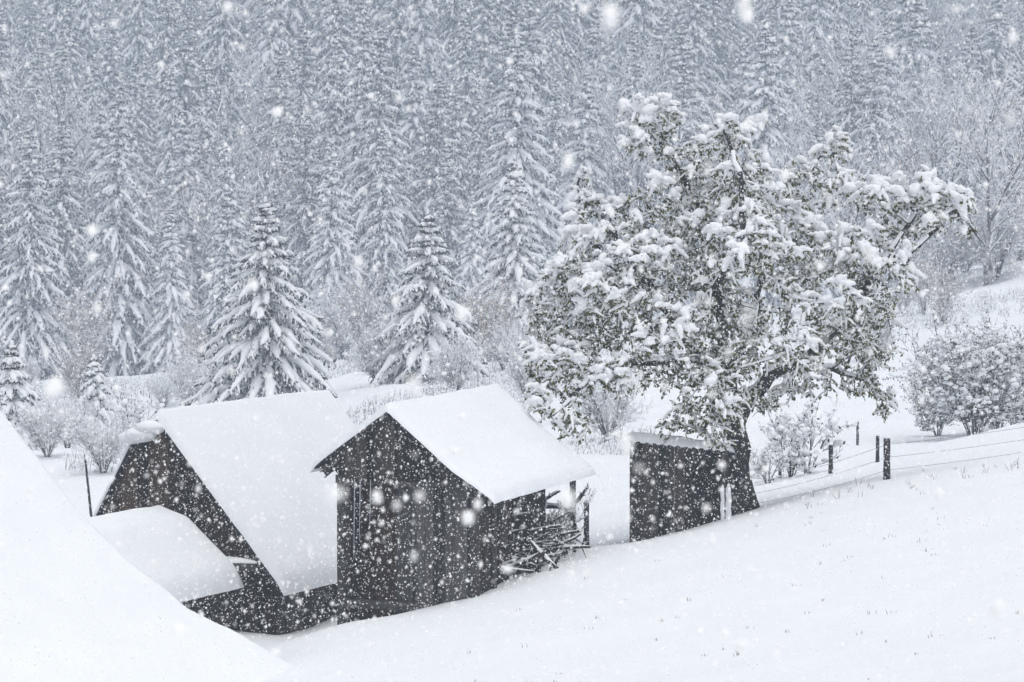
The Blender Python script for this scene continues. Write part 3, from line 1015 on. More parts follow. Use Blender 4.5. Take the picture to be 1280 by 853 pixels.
fence_post(1108.5, 548, 601, 53.6, 0.066, 'thickest dark fence post standing on the crest of the slope', 1)
fence_post(1097, 545, 571, 66, 0.042, 'thin fence post just left behind the thickest post', 2)
fence_post(1038.5, 556, 589, 63, 0.055, 'short fence post beside the frosted bush right of the big tree', 3)
fence_post(1072, 527, 553, 80, 0.04, 'thin far post under the drooping right branches of the big tree', 4)
fence_post(733, 628, 687, 54.5, 0.055, 'lone dark post between the wood pile and the upright plank hut', 5)
for (px, pt, pb, w_, lab) in ((903, 607, 651, 0.032, 'left of two short snow-plastered stakes between plank hut and trunk'), (910.5, 606, 646, 0.046, 'wider right one of two short snow-plastered stakes at the trunk foot')):
    b_ = P(px, pb, 53.4)
    z0 = gz(b_[0], b_[1])
    h_ = P(px, pt, 53.4)[2] - z0
    st_ = thing('stake', lab, 'stake', (b_[0], b_[1], z0), 0, 'snow-plastered stakes at the trunk')
    MB().box(-w_, w_, 0.0, 0.03, -0.2, h_).build('board', M['post'], st_)
    q = np.stack([0.006 * np.sin(np.arange(8) * 2.0), np.full(8, -0.005), np.linspace(-0.02, h_ + 0.02, 8)], 1)
    V, F = tubes(q[None], (w_ * 1.15 * np.array([.9, 1.05, 1, 1.1, 1, 1.05, .9, .4]))[None], 9)
    MB().add(V, F).build('snow_crust', M['branch_snow'], st_, smooth=True)
fence_post(1420, 505, 556, 54.0, 0.06, 'fence post on the slope past the right edge', 7)
fence_post(975, 572, 598, 66, 0.04, 'small stake among twigs just right of the tree trunk', 8)


def wire(pix, label, sag=0.05):
    pts = [P(*q) for q in pix]
    out = []
    for a_, b_ in zip(pts[:-1], pts[1:]):
        for t_ in np.linspace(0, 1, 14)[:-1]:
            q = a_ * (1 - t_) + b_ * t_
            q[2] -= sag * 4 * t_ * (1 - t_)
            out.append(q)
    out.append(pts[-1])
    V, F = tubes(np.array(out)[None], np.full((1, len(out)), 0.0036), 5)
    o = MB().add(V, F).build('fence_wire', M['wire'])
    tag(o, label, 'wire', 'strands of the wire fence')


wire([(944, 604, 55.6), (1108.5, 556, 53.7), (1420, 511, 54.0)], 'top wire strand running from the tree past the thickest post')
wire([(944, 617, 55.6), (1108.5, 572, 53.7), (1420, 526, 54.0)], 'middle wire strand running past the thickest post')
wire([(944, 630, 55.6), (1108.5, 588, 53.7), (1420, 541, 54.0)], 'lowest wire strand just above the snow by the thickest post')

# pole standing by the barn
b_ = FB.world(kL[0] - 0.5, 1.2)
p0_, p1_ = P(116, 640, 54.5), P(106, 568, 54.5)
pl_ = thing('leaning_pole', 'thin dark pole leaning beside the left eave of the barn', 'pole', (p0_[0], p0_[1], gz(p0_[0], p0_[1])))
zb0 = gz(p0_[0], p0_[1])
pole((0.15, 0, -0.2), (p1_[0] - p0_[0], 0, p1_[2] - zb0), 0.035, 0.02, 'stake', M['post'], pl_, seed=9)


# ------------------------------------------------------------------ branching plants
def children(Pl, n, lr, ang, seed, K=5, t0=0.25, up=0.0, rad=None, rr=0.55, wig=0.08, lenjit=0.35):
    """n child polylines per parent polyline (N,K,3)"""
    g = np.random.default_rng(seed)
    N, K0, _ = Pl.shape
    idx = np.repeat(np.arange(N), n)
    t = t0 + (1 - t0) * (np.tile(np.arange(n), N) + g.random(N * n)) / n
    t = np.clip(t, 0, 0.999)
    s = t * (K0 - 1)
    i = np.minimum(s.astype(int), K0 - 2)
    f_ = (s - i)[:, None]
    base = Pl[idx, i] * (1 - f_) + Pl[idx, i + 1] * f_
    d = norm(Pl[idx, i + 1] - Pl[idx, i])
    plen = np.linalg.norm(Pl[:, -1] - Pl[:, 0], axis=1)[idx]
    q = g.normal(size=(len(idx), 3))
    q = norm(q - (q * d).sum(1, keepdims=True) * d)
    a = ang * g.uniform(0.6, 1.3, len(idx))[:, None]
    dd = norm(d * np.cos(a) + q * np.sin(a) + np.array([0, 0, up]))
    L = plen * lr * (1.15 - 0.6 * t) * g.uniform(1 - lenjit, 1 + lenjit, len(idx))
    tt = np.linspace(0, 1, K)[None, :, None]
    C = base[:, None] + dd[:, None] * L[:, None, None] * tt
    w_ = g.normal(size=(len(idx), K, 3)) * wig * L[:, None, None]
    w_ = np.cumsum(w_, 1) * tt
    C = C + w_ + np.array([0, 0, 1.0]) * (up * 0.35 * L)[:, None, None] * tt ** 2
    if rad is None:
        return C
    r = rad[idx, i] * rr
    return C, r[:, None] * np.linspace(1, 0.45, K)[None]


def shrub_mesh(seed, H, W, nst, levels=3, n=5, leaves=0, leaf_mat='bush_leaf', blobs_n=0, tw=0.012, snowtw=True, blob_r=0.07):
    """a bush of bare stems with snow along the twigs, optional leaves and snow clots; returns dict of meshes"""
    g = np.random.default_rng(seed)
    a = g.random(nst) * 2 * math.pi
    tilt = np.sqrt(g.random(nst)) * (W / H)
    end = np.stack([np.cos(a) * tilt * H * 0.5, np.sin(a) * tilt * H * 0.5, H * g.uniform(0.65, 1.0, nst)], 1)
    st = np.stack([np.cos(a), np.sin(a), np.zeros(nst)], 1) * (0.08 * W * g.random(nst))[:, None]
    K = 6
    t = np.linspace(0, 1, K)[None, :, None]
    Pl = st[:, None] * (1 - t) + end[:, None] * t
    Pl[:, :, :2] *= (0.6 + 0.4 * np.linspace(0, 1, K))[None, :, None]
    Pl += np.cumsum(g.normal(size=Pl.shape) * 0.03 * H, 1) * t
    rad = np.full((nst, 1), tw * 2.2) * np.linspace(1, 0.4, K)[None]
    m, sn, lf = MB(), MB(), MB()
    V, F = tubes(Pl, rad, 5)
    m.add(V, F)
    cur, cr_ = Pl, rad
    tips = [Pl]
    for l in range(levels - 1):
        cur, cr_ = children(cur, n, 0.5, 0.75, seed * 31 + l, K=4, up=0.15, rad=cr_, rr=0.6, t0=0.08 if l == 0 else 0.2)
        V, F = tubes(cur, np.maximum(cr_, tw * 0.55), 4 if l == 0 else 3)
        m.add(V, F)
        tips.append(cur)
    allp = np.concatenate([q[:, -3:] for q in tips[1:]], 0)
    if snowtw:
        q = allp.copy()
        q[..., 2] += tw
        rr = np.full(q.shape[:2], tw * 1.35) * g.uniform(0.5, 1.7, (len(q), 1))
        rr[:, 0] *= 0.6; rr[:, -1] *= 0.5
        keep = g.random(len(q)) < 0.8
        V, F = tubes(q[keep], rr[keep], 5, flat=0.8)
        sn.add(V, F)
    last = tips[-1]
    if blobs_n:
        i = g.integers(0, len(last), blobs_n)
        c = last[i, g.integers(1, last.shape[1], blobs_n)]
        r = blob_r * g.uniform(0.4, 1.5, blobs_n) ** 1.5
        V, F = blobs(c + np.array([0, 0, 1]) * r[:, None] * 0.5, np.stack([r * 1.25, r * 1.05, r * 0.75], 1), ICO1, 0.22, seed)
        sn.add(V, F)
    if leaves:
        i = g.integers(0, len(last), leaves)
        f_ = g.random(leaves)[:, None]
        k = g.integers(0, last.shape[1] - 1, leaves)
        c = last[i, k] * (1 - f_) + last[i, k + 1] * f_
        d = norm(g.normal(size=(leaves, 3)) + np.array([0, 0, -0.5]))
        L = g.uniform(0.05, 0.1, leaves)
        V, F = leaf_quads(c, d, L, L * 0.55, seed)
        lf.add(V, F)
    out = {'stems': m.mesh('stems', [M['twig']])}
    if sn.n: out['snow_load'] = sn.mesh('snow_load', [M['branch_snow']], smooth=True)
    if lf.n: out['leaves'] = lf.mesh('leaves', [M[leaf_mat]])
    return out


def place_plant(name, meshes, label, cat, xy, rz=0, s=1.0, group=None, sink=0.05):
    z = gz(xy[0], xy[1]) - sink
    t_ = thing(name, label, cat, (xy[0], xy[1], z), rz, group)
    t_.scale = (s, s, s)
    for k, me in meshes.items():
        link_mesh(k, me, t_)
    return t_


def bare_tree_mesh(seed, H, crown_w, n1=12, tan=0):
    g = np.random.default_rng(seed)
    K = 8
    t = np.linspace(0, 1, K)
    tr = np.stack([np.cumsum(g.normal(size=K) * 0.012 * H), np.cumsum(g.normal(size=K) * 0.012 * H), t * H * 0.9], 1)[None]
    r0 = (0.016 * H * (1 - 0.8 * t))[None]
    m = MB()
    V, F = tubes(tr, r0, 7)
    m.add(V, F)
    l1, r1 = children(tr, n1, crown_w / H * 0.62, 0.95, seed + 1, K=6, t0=0.14, up=0.3, rad=r0, rr=0.5, wig=0.05)
    V, F = tubes(l1, r1, 5)
    m.add(V, F)
    l2, r2 = children(l1, 6, 0.5, 0.8, seed + 2, K=5, t0=0.2, up=0.15, rad=r1, rr=0.55)
    r2 = np.maximum(r2, 0.018)
    V, F = tubes(l2, r2, 4)
    l3, r3 = children(l2, 6, 0.5, 0.8, seed + 3, K=4, t0=0.15, up=0.05, rad=r2, rr=0.6)
    r3 = np.maximum(r3, 0.014)
    V2, F2 = tubes(l3, r3, 3)
    cw = MB().add(V, F).add(V2, F2)
    sn = MB()
    for q, w_ in ((l1[:, 1:], 0.045), (l2[:, 1:], 0.036), (l3, 0.03)):
        q = q.copy(); q[..., 2] += 0.02
        rr = np.full(q.shape[:2], w_) * g.uniform(0.4, 1.5, (len(q), 1)); rr[:, -1] *= 0.4; rr[:, 0] *= 0.5
        keep = g.random(len(q)) < 0.66
        V, F = tubes(q[keep], rr[keep], 4, flat=0.8)
        sn.add(V, F)
    out = {'trunk': m.mesh('trunk', [M['twig']]), 'crown': cw.mesh('crown', [M['twig']]), 'snow_load': sn.mesh('snow_load', [M['branch_snow']], smooth=True)}
    if tan:
        i = g.integers(0, len(l3), tan)
        c = l3[i, g.integers(1, 4, tan)]
        L = g.uniform(0.10, 0.2, tan)
        V, F = leaf_quads(c, norm(g.normal(size=(tan, 3)) + np.array([0, 0, -0.6])), L, L * 0.6, seed)
        out['leaves'] = MB().add(V, F).mesh('leaves', [M['tan_leaf']])
    return out


# ------------------------------------------------------------------ spruces
def spruce_meshes(seed, H, Rb, nwh, nb, ntw, detail=1, needle='needle', droop=0.5, snow=1.0, power=0.85, skirt=0.05, twl=0.36, bough=1.0):
    g = np.random.default_rng(seed)
    base, dirs, lens, upk, drp, sfrac = [], [], [], [], [], []
    for k in range(nwh):
        s = (k + g.uniform(0.2, 0.8)) / nwh
        s = s ** 0.92
        z = H * (skirt + (0.965 - skirt) * s)
        n = max(4, int(round(nb * (0.45 + 0.55 * (1 - s)))))
        ph = g.random() * 6.28
        for j in range(n):
            a = ph + (j + g.uniform(-0.3, 0.3)) * 2 * math.pi / n
            L = Rb * ((1 - s) ** power + 0.035) * g.choice([0.55, 0.75, 0.9, 1.0, 1.08, 1.18])
            base.append((0, 0, z + g.uniform(-0.01, 0.01) * H)); dirs.append((math.cos(a), math.sin(a), 0)); lens.append(L)
            upk.append(-0.06 + 0.55 * s ** 2 + g.uniform(-0.12, 0.1)); drp.append(droop * g.uniform(0.75, 1.35) * (1 - 0.35 * s)); sfrac.append(s)
    base, dirs, lens, upk, drp = map(np.array, (base, dirs, lens, upk, drp))
    N = len(lens)
    K = 7

    def curve(t):
        t = np.asarray(t)
        tt = t[..., None]
        hz = dirs[:, None] * lens[:, None, None] * tt
        zz = lens[:, None] * (upk[:, None] * t - drp[:, None] * t ** 2 + 0.10 * t ** 4)
        q = base[:, None] + hz
        q[..., 2] += zz
        return q

    tk = np.repeat(np.linspace(0, 1, K)[None], N, 0)
    C = curve(tk)
    C = C + g.normal(size=C.shape) * 0.012 * lens[:, None, None]
    tr, nd, sn = MB(), MB(), MB()
    kk = np.linspace(0, 1, 10)
    V, F = tubes(np.stack([0.01 * H * np.sin(kk * 3 + seed) * 0.3, 0 * kk, kk * H * 0.99], 1)[None], (0.0075 * H * (1 - kk) + 0.01)[None], 7)
    tr.add(V, F)
    # boughs: dark wood + needles, snow roll above
    V, F = tubes(C, (0.010 * lens[:, None] + 0.008) * np.linspace(1, 0.4, K)[None], 3)
    tr.add(V, F)
    wsn = (0.068 * lens ** 0.6 + 0.03)[:, None] * np.array([0.35, 0.8, 1.0, 1.05, 1.0, 0.8, 0.3])[None] * g.uniform(0.7, 1.3, (N, K)) * snow * bough
    Cs = C.copy(); Cs[..., 2] += wsn * 0.55
    V, F = tubes(Cs, wsn, 6, flat=0.7)
    sn.add(V, F)
    # side twigs
    tj = np.linspace(0.16, 0.97, ntw)[None] + g.uniform(-0.03, 0.03, (N, ntw))
    Bt = curve(tj)
    Bt2 = curve(np.minimum(tj + 0.02, 1.02))
    T = norm(Bt2 - Bt)
    S = norm(np.cross(T, np.array([0, 0, 1.0])))
    sg = np.where((np.arange(ntw) % 2) == 0, 1.0, -1.0)[None, :, None]
    tl = (lens[:, None] * twl * (1.12 - 0.85 * tj) + 0.05) * g.uniform(0.65, 1.25, (N, ntw))
    D = norm(T * 0.95 + S * sg * g.uniform(0.45, 0.9, (N, ntw, 1)) + np.array([0, 0, -0.22]))
    st = np.array([0, 0.35, 0.7, 1.0])
    Tw = Bt[:, :, None] + D[:, :, None] * tl[:, :, None, None] * st[None, None, :, None]
    Tw[..., 2] -= (tl[:, :, None] * 0.35 * st[None, None] ** 2)
    Tw = Tw.reshape(-1, 4, 3)
    tlf = tl.reshape(-1)
    ws = (0.06 * tlf ** 0.5 + 0.018)[:, None] * np.array([0.55, 1.0, 0.85, 0.2])[None] * g.uniform(0.55, 1.3, (len(Tw), 4)) * snow
    keep = g.random(len(Tw)) < 0.86
    q = Tw.copy(); q[..., 2] += ws * 0.6
    V, F = tubes(q[keep], ws[keep], 4 if detail < 2 else 5, flat=0.75)
    sn.add(V, F)
    # needle curtains under every twig and bough: small hanging blades
    nbld = 5 if detail >= 2 else 3
    M_ = len(Tw)
    f_ = g.random((M_, nbld))
    s_ = f_ * 3
    i_ = np.minimum(s_.astype(int), 2)
    fr = (s_ - i_)[..., None]
    ar = np.arange(M_)[:, None]
    b0 = Tw[ar, i_] * (1 - fr) + Tw[ar, i_ + 1] * fr
    dd = norm(Tw[:, -1] - Tw[:, 0])[:, None] * 0.8 + g.normal(size=(M_, nbld, 3)) * 0.55 + np.array([0, 0, -0.55])
    Lb = (0.10 + 0.32 * tlf)[:, None] * (0.72 if detail >= 2 else 1.0) * g.uniform(0.6, 1.3, (M_, nbld))
    V, F = leaf_quads(b0.reshape(-1, 3), dd.reshape(-1, 3), Lb.reshape(-1), Lb.reshape(-1) * 0.42, seed)
    nd.add(V, F)
    nb2 = 16 if detail >= 2 else 9
    f_ = g.random((N, nb2))
    q = curve(f_)
    dd = dirs[:, None] * 0.5 + g.normal(size=(N, nb2, 3)) * 0.6 + np.array([0, 0, -0.5])
    Lb = (0.12 + 0.13 * lens)[:, None] * (0.7 if detail >= 2 else 1.0) * g.uniform(0.6, 1.3, (N, nb2))
    V, F = leaf_quads(q.reshape(-1, 3), dd.reshape(-1, 3), Lb.reshape(-1), Lb.reshape(-1) * 0.4, seed + 1)
    nd.add(V, F)
    # cap of snow on the leader
    V, F = blobs([[0, 0, H * 0.985], [0.02, 0, H * 0.955]], [[0.07, 0.07, 0.11], [0.1, 0.1, 0.08]], ICO1, 0.2, seed)
    sn.add(V, F)
    return {'trunk': tr.mesh('trunk', [M['trunk']]), 'needles': nd.mesh('needles', [M[needle]]), 'snow_load': sn.mesh('snow_load', [M['branch_snow']], smooth=True)}


def spruce_at(meshes, px, pyb, Y, label, group=None, s=1.0, rz=0, name='spruce'):
    q = P(px, pyb, Y)
    return place_plant(name, meshes, label, 'tree', (q[0], q[1]), rz, s, group, 0.1)


G1 = 'spruces standing before the forest'
spruce_at(spruce_meshes(101, 8.7, 3.2, 24, 13, 14, 2, droop=0.55, snow=0.98, twl=0.25, bough=1.2), 333, 512, 115, 'broad spruce with long snow-laden boughs rising behind the barn roof', G1)
spruce_at(spruce_meshes(102, 7.6, 2.9, 22, 12, 14, 2, droop=0.55, snow=1.15, twl=0.27, bough=1.1), 535, 505, 122, 'rounded snowy spruce rising behind the small middle shed', G1)
spruce_at(spruce_meshes(103, 10.8, 2.7, 31, 12, 13, 2, droop=0.6, snow=1.4, twl=0.28, bough=1.1), 643, 450, 150, 'slender spruce left of the big leafy tree, heavy with snow', G1)
spruce_at(spruce_meshes(104, 3.6, 1.3, 16, 11, 10, 2, droop=0.6, snow=1.5), 16, 560, 92, 'small drooping spruce at the left edge above the nearest roof', G1)
spruce_at(spruce_meshes(105, 3.0, 1.0, 14, 9, 9, 2, snow=1.6), 118, 545, 112, 'tiny young spruce in the white clearing left of the barn', G1)

# ------------------------------------------------------------------ the forest on the hillside
VAR = [spruce_meshes(200 + k, H, Rb, nw, nb, nt_, 1, needle='needle_far', droop=dr_, snow=1.05 + 0.16 * k)
       for k, (H, Rb, nw, nb, nt_, dr_) in enumerate([(18, 3.9, 34, 10, 8, 0.6), (20, 3.6, 38, 10, 8, 0.7), (16, 3.8, 31, 10, 8, 0.5), (21, 4.2, 38, 10, 8, 0.65), (17, 3.2, 34, 9, 8, 0.75)])]
BARE = [bare_tree_mesh(300, 11, 9, 20), bare_tree_mesh(310, 9, 8.5, 19, 700), bare_tree_mesh(320, 13, 9.5, 21)]
g = np.random.default_rng(77)
GF = 'spruces of the hazy forest hillside'
LF = 'snow-dusted spruce packed among others in the hazy hillside forest'
FRONT = [  # px, base y, Y, variant, scale, label
    (150, 482, 240, 1, 1.28, 'tall snowy spruce at the forest edge above the white clearing'),
    (40, 490, 236, 0, 1.22, 'dense spruce at the forest edge near the left side'),
    (215, 476, 238, 4, 0.85, 'narrow shorter spruce between the tall forest-edge spruces'),
    (285, 470, 240, 2, 1.0, 'dim spruce just left behind the broad spruce'),
    (415, 458, 238, 3, 0.95, 'bushy spruce right behind the broad spruce'),
    (480, 452, 240, 1, 1.02, 'spruce at the forest edge between the broad and the rounded spruce'),
    (590, 440, 236, 4, 0.78, 'thin dim spruce just left of the slender spruce'),
]
used = []
for (px, py, Y, v, s, lab) in FRONT:
    q = P(px, py, Y)
    place_plant('spruce', VAR[v], lab, 'tree', (q[0], q[1]), g.random() * 6.28, s, 'spruces along the forest edge', 0.2)
    used.append(q[:2])
rows = np.arange(258, 462, 10.6)
cnt = 0
for r_i, Y in enumerate(rows):
    W = 0.195 * Y + 4
    sp = 8.0
    for X in np.arange(-W, W, sp):
        x = X + g.uniform(-3.6, 3.6) + (sp / 2 if r_i % 2 else 0)
        y = Y + g.uniform(-5.4, 5.4)
        if x > 34 and y < 275: continue
        if any((x - u[0]) ** 2 + (y - u[1]) ** 2 < 14 for u in used): continue
        bare = g.random() < (0.30 if (x / y > 0.08 and y < 400) else 0.06)
        if bare:
            me, nm, lab, grp, s = BARE[g.integers(0, 3)], 'bare_tree', 'frosted leafless tree standing among the spruces of the hazy hillside', 'bare trees in the hillside forest', g.uniform(1.2, 1.9)
        else:
            if cnt >= 290: continue
            me, nm, lab, grp, s = VAR[g.integers(0, 5)], 'spruce', LF, GF, g.choice([g.uniform(0.65, 1.0), g.uniform(1.0, 1.35), g.uniform(1.2, 1.6)])
            cnt += 1
        z = gz(x, y) - 0.2
        t_ = thing(nm, lab, 'tree', (x, y, z), g.random() * 6.28, grp)
        t_.rotation_euler = (g.normal() * 0.025, g.normal() * 0.025, t_.rotation_euler[2])
        t_.scale = (s * g.uniform(0.9, 1.1),) * 2 + (s * g.uniform(0.9, 1.12),)
        for k, mm in me.items():
            link_mesh(k, mm, t_)

for (x, y, s) in ((-51.2, 381, 1.15), (-48.5, 372, 1.0), (-53.5, 378, 0.9)):
    t_ = thing('spruce', LF, 'tree', (x, y, gz(x, y) - 0.2), g.random() * 6.28, GF)
    t_.scale = (s, s, s)
    for k, mm in VAR[g.integers(0, 5)].items():
        link_mesh(k, mm, t_)

# frosted leafless trees at the right, where meadow meets forest
BT = [(1233, 358, 170, 0, 1.0, 'frosted dark tree with a bent trunk on the meadow at the right'),
      (1180, 345, 180, 2, 0.95, 'pale bare tree behind the right tip of the big tree'),
      (1120, 360, 178, 1, 0.85, 'pale bare tree half hidden by the big tree'),
      (1275, 330, 182, 1, 1.1, 'pale bare tree at the right edge above the meadow'),
      (1060, 380, 172, 0, 0.8, 'small bare tree behind the right half of the big tree'),
      (985, 395, 172, 2, 0.7, 'small bare tree behind the middle of the big tree')]
for (px, py, Y, v, s, lab) in BT:
    q = P(px, py, Y)
    place_plant('bare_tree', BARE[v], lab, 'tree', (q[0], q[1]), g.random() * 6.28, s, 'leafless trees on the right meadow edge', 0.1)

# shrubs
SH = [shrub_mesh(401, 3.2, 3.6, 22, 3, 8, leaves=12000, blobs_n=2600, tw=0.010, blob_r=0.055),
      shrub_mesh(402, 2.4, 2.6, 14, 3, 7, leaves=5200, blobs_n=700, tw=0.009, blob_r=0.045),
      shrub_mesh(403, 2.6, 2.6, 20, 4, 5, blobs_n=300, tw=0.009, blob_r=0.04),
      shrub_mesh(404, 3.6, 2.4, 12, 4, 5, leaves=3600, leaf_mat='tan_leaf', blobs_n=200, tw=0.009, blob_r=0.04),
      shrub_mesh(405, 1.3, 1.4, 9, 3, 5, leaves=260, blobs_n=140, tw=0.008, blob_r=0.05)]
for (px, py, Y, v, s, lab) in [
    (1218, 550, 83, 0, 0.88, 'large dark leafy bush under snow on the right slope'),
    (1272, 537, 86, 0, 0.8, 'snowy leafy bush at the right edge beside the large dark bush'),
    (1172, 556, 86, 1, 0.62, 'thin open bush on the left flank of the large dark bush'),
    (1246, 546, 84.5, 1, 0.95, 'middle leafy bush filling the gap between the two bushes on the right slope'),
    (1180, 352, 176, 2, 1.5, 'frosted scrub below the pale bare tree past the right tip of the crown'),
    (1243, 350, 174, 2, 1.7, 'frosted scrub at the foot of the bent-trunked tree on the right meadow'),
    (1275, 336, 180, 2, 1.6, 'frosted scrub at the right edge where meadow meets forest'),
    (1128, 366, 174, 2, 1.5, 'frosted scrub on the upper meadow just right of the big crown'),
    (1208, 342, 184, 2, 1.6, 'frosted scrub between two bare trees on the upper right meadow'),
    (1010, 588, 66, 4, 1.2, 'small frosted bush beside the short fence post'),
    (988, 592, 65, 4, 1.05, 'small frosted bush nearer the tree trunk'),
    (960, 600, 64, 4, 0.7, 'tiny twiggy bush just right of the trunk'),
    (760, 575, 84, 2, 0.75, 'twiggy bush seen under the left boughs of the big tree'),
    (735, 565, 92, 2, 0.7, 'twiggy bush behind the far corner of the shed roof'),
    (590, 480, 124, 3, 0.95, 'bush with a few tan leaves right of the rounded spruce'),
    (620, 452, 138, 3, 0.8, 'tan-leaved bush at the foot of the slender spruce'),
    (470, 492, 122, 2, 0.9, 'grey twiggy bush left of the rounded spruce'),
    (570, 505, 112, 2, 0.8, 'grey twiggy bush behind the shed ridge'),
    (430, 458, 205, 2, 1.7, 'big frosted bush at the forest edge between the two spruces'),
    (455, 460, 200, 3, 1.4, 'tall tan-tinged bush at the forest edge'),
    (390, 462, 205, 2, 1.5, 'frosted bush right behind the broad spruce'),
    (235, 515, 122, 2, 0.7, 'frosted bush left of the broad spruce, above the barn'),
    (205, 510, 126, 2, 0.5, 'low frosted bush above the barn apex'),
    (85, 560, 96, 2, 0.6, 'twiggy bush in the hollow left of the barn'),
    (130, 590, 80, 2, 0.6, 'twiggy bush behind the leaning pole'),
    (60, 590, 84, 2, 0.55, 'twiggy bush beyond the nearest roof edge'),
    (165, 560, 100, 4, 1.3, 'small bush in the clearing left of the barn apex'),
    (95, 520, 130, 3, 0.75, 'tan-tinged sapling bush in the clearing at the left'),
    (105, 482, 205, 3, 1.7, 'tan-tinged tall bush before the left forest edge'),
    (660, 500, 105, 2, 0.7, 'twiggy bush behind the left boughs of the big tree'),
    (255, 495, 135, 3, 0.8, 'thin tan-tinged bush left of the broad spruce'),
]:
    q = P(px, py, Y)
    place_plant('bush', SH[v], lab, 'bush', (q[0], q[1]), g.random() * 6.28, s, 'bushes under snow', 0.05)


_q = FS.on_plane(690, 690, 4.0)
_w = FS.world(_q[0] - 0.25, 4.4)
place_plant('brush_heap', shrub_mesh(407, 1.0, 1.2, 14, 4, 5, tw=0.009, snowtw=False), 'dark tangle of fine brush filling the open bay beside its post', 'brush', (_w[0], _w[1]), 0, 1.0, None, 0.1)

for _k in range(44):
    Y = g.uniform(118, 205)
    u = g.uniform(-0.185, 0.02) if _k < 32 else g.uniform(0.09, 0.185)
    if abs(u * Y + 9.9) < 4 and Y < 125: continue
    place_plant('bush', SH[g.choice([2, 2, 3, 4])], 'low frosted scrub bush scattered over the rough meadow below the forest edge', 'bush', (u * Y, Y), g.random() * 6.28, g.uniform(0.35, 0.85), 'low scrub scattered on the meadow', 0.05)

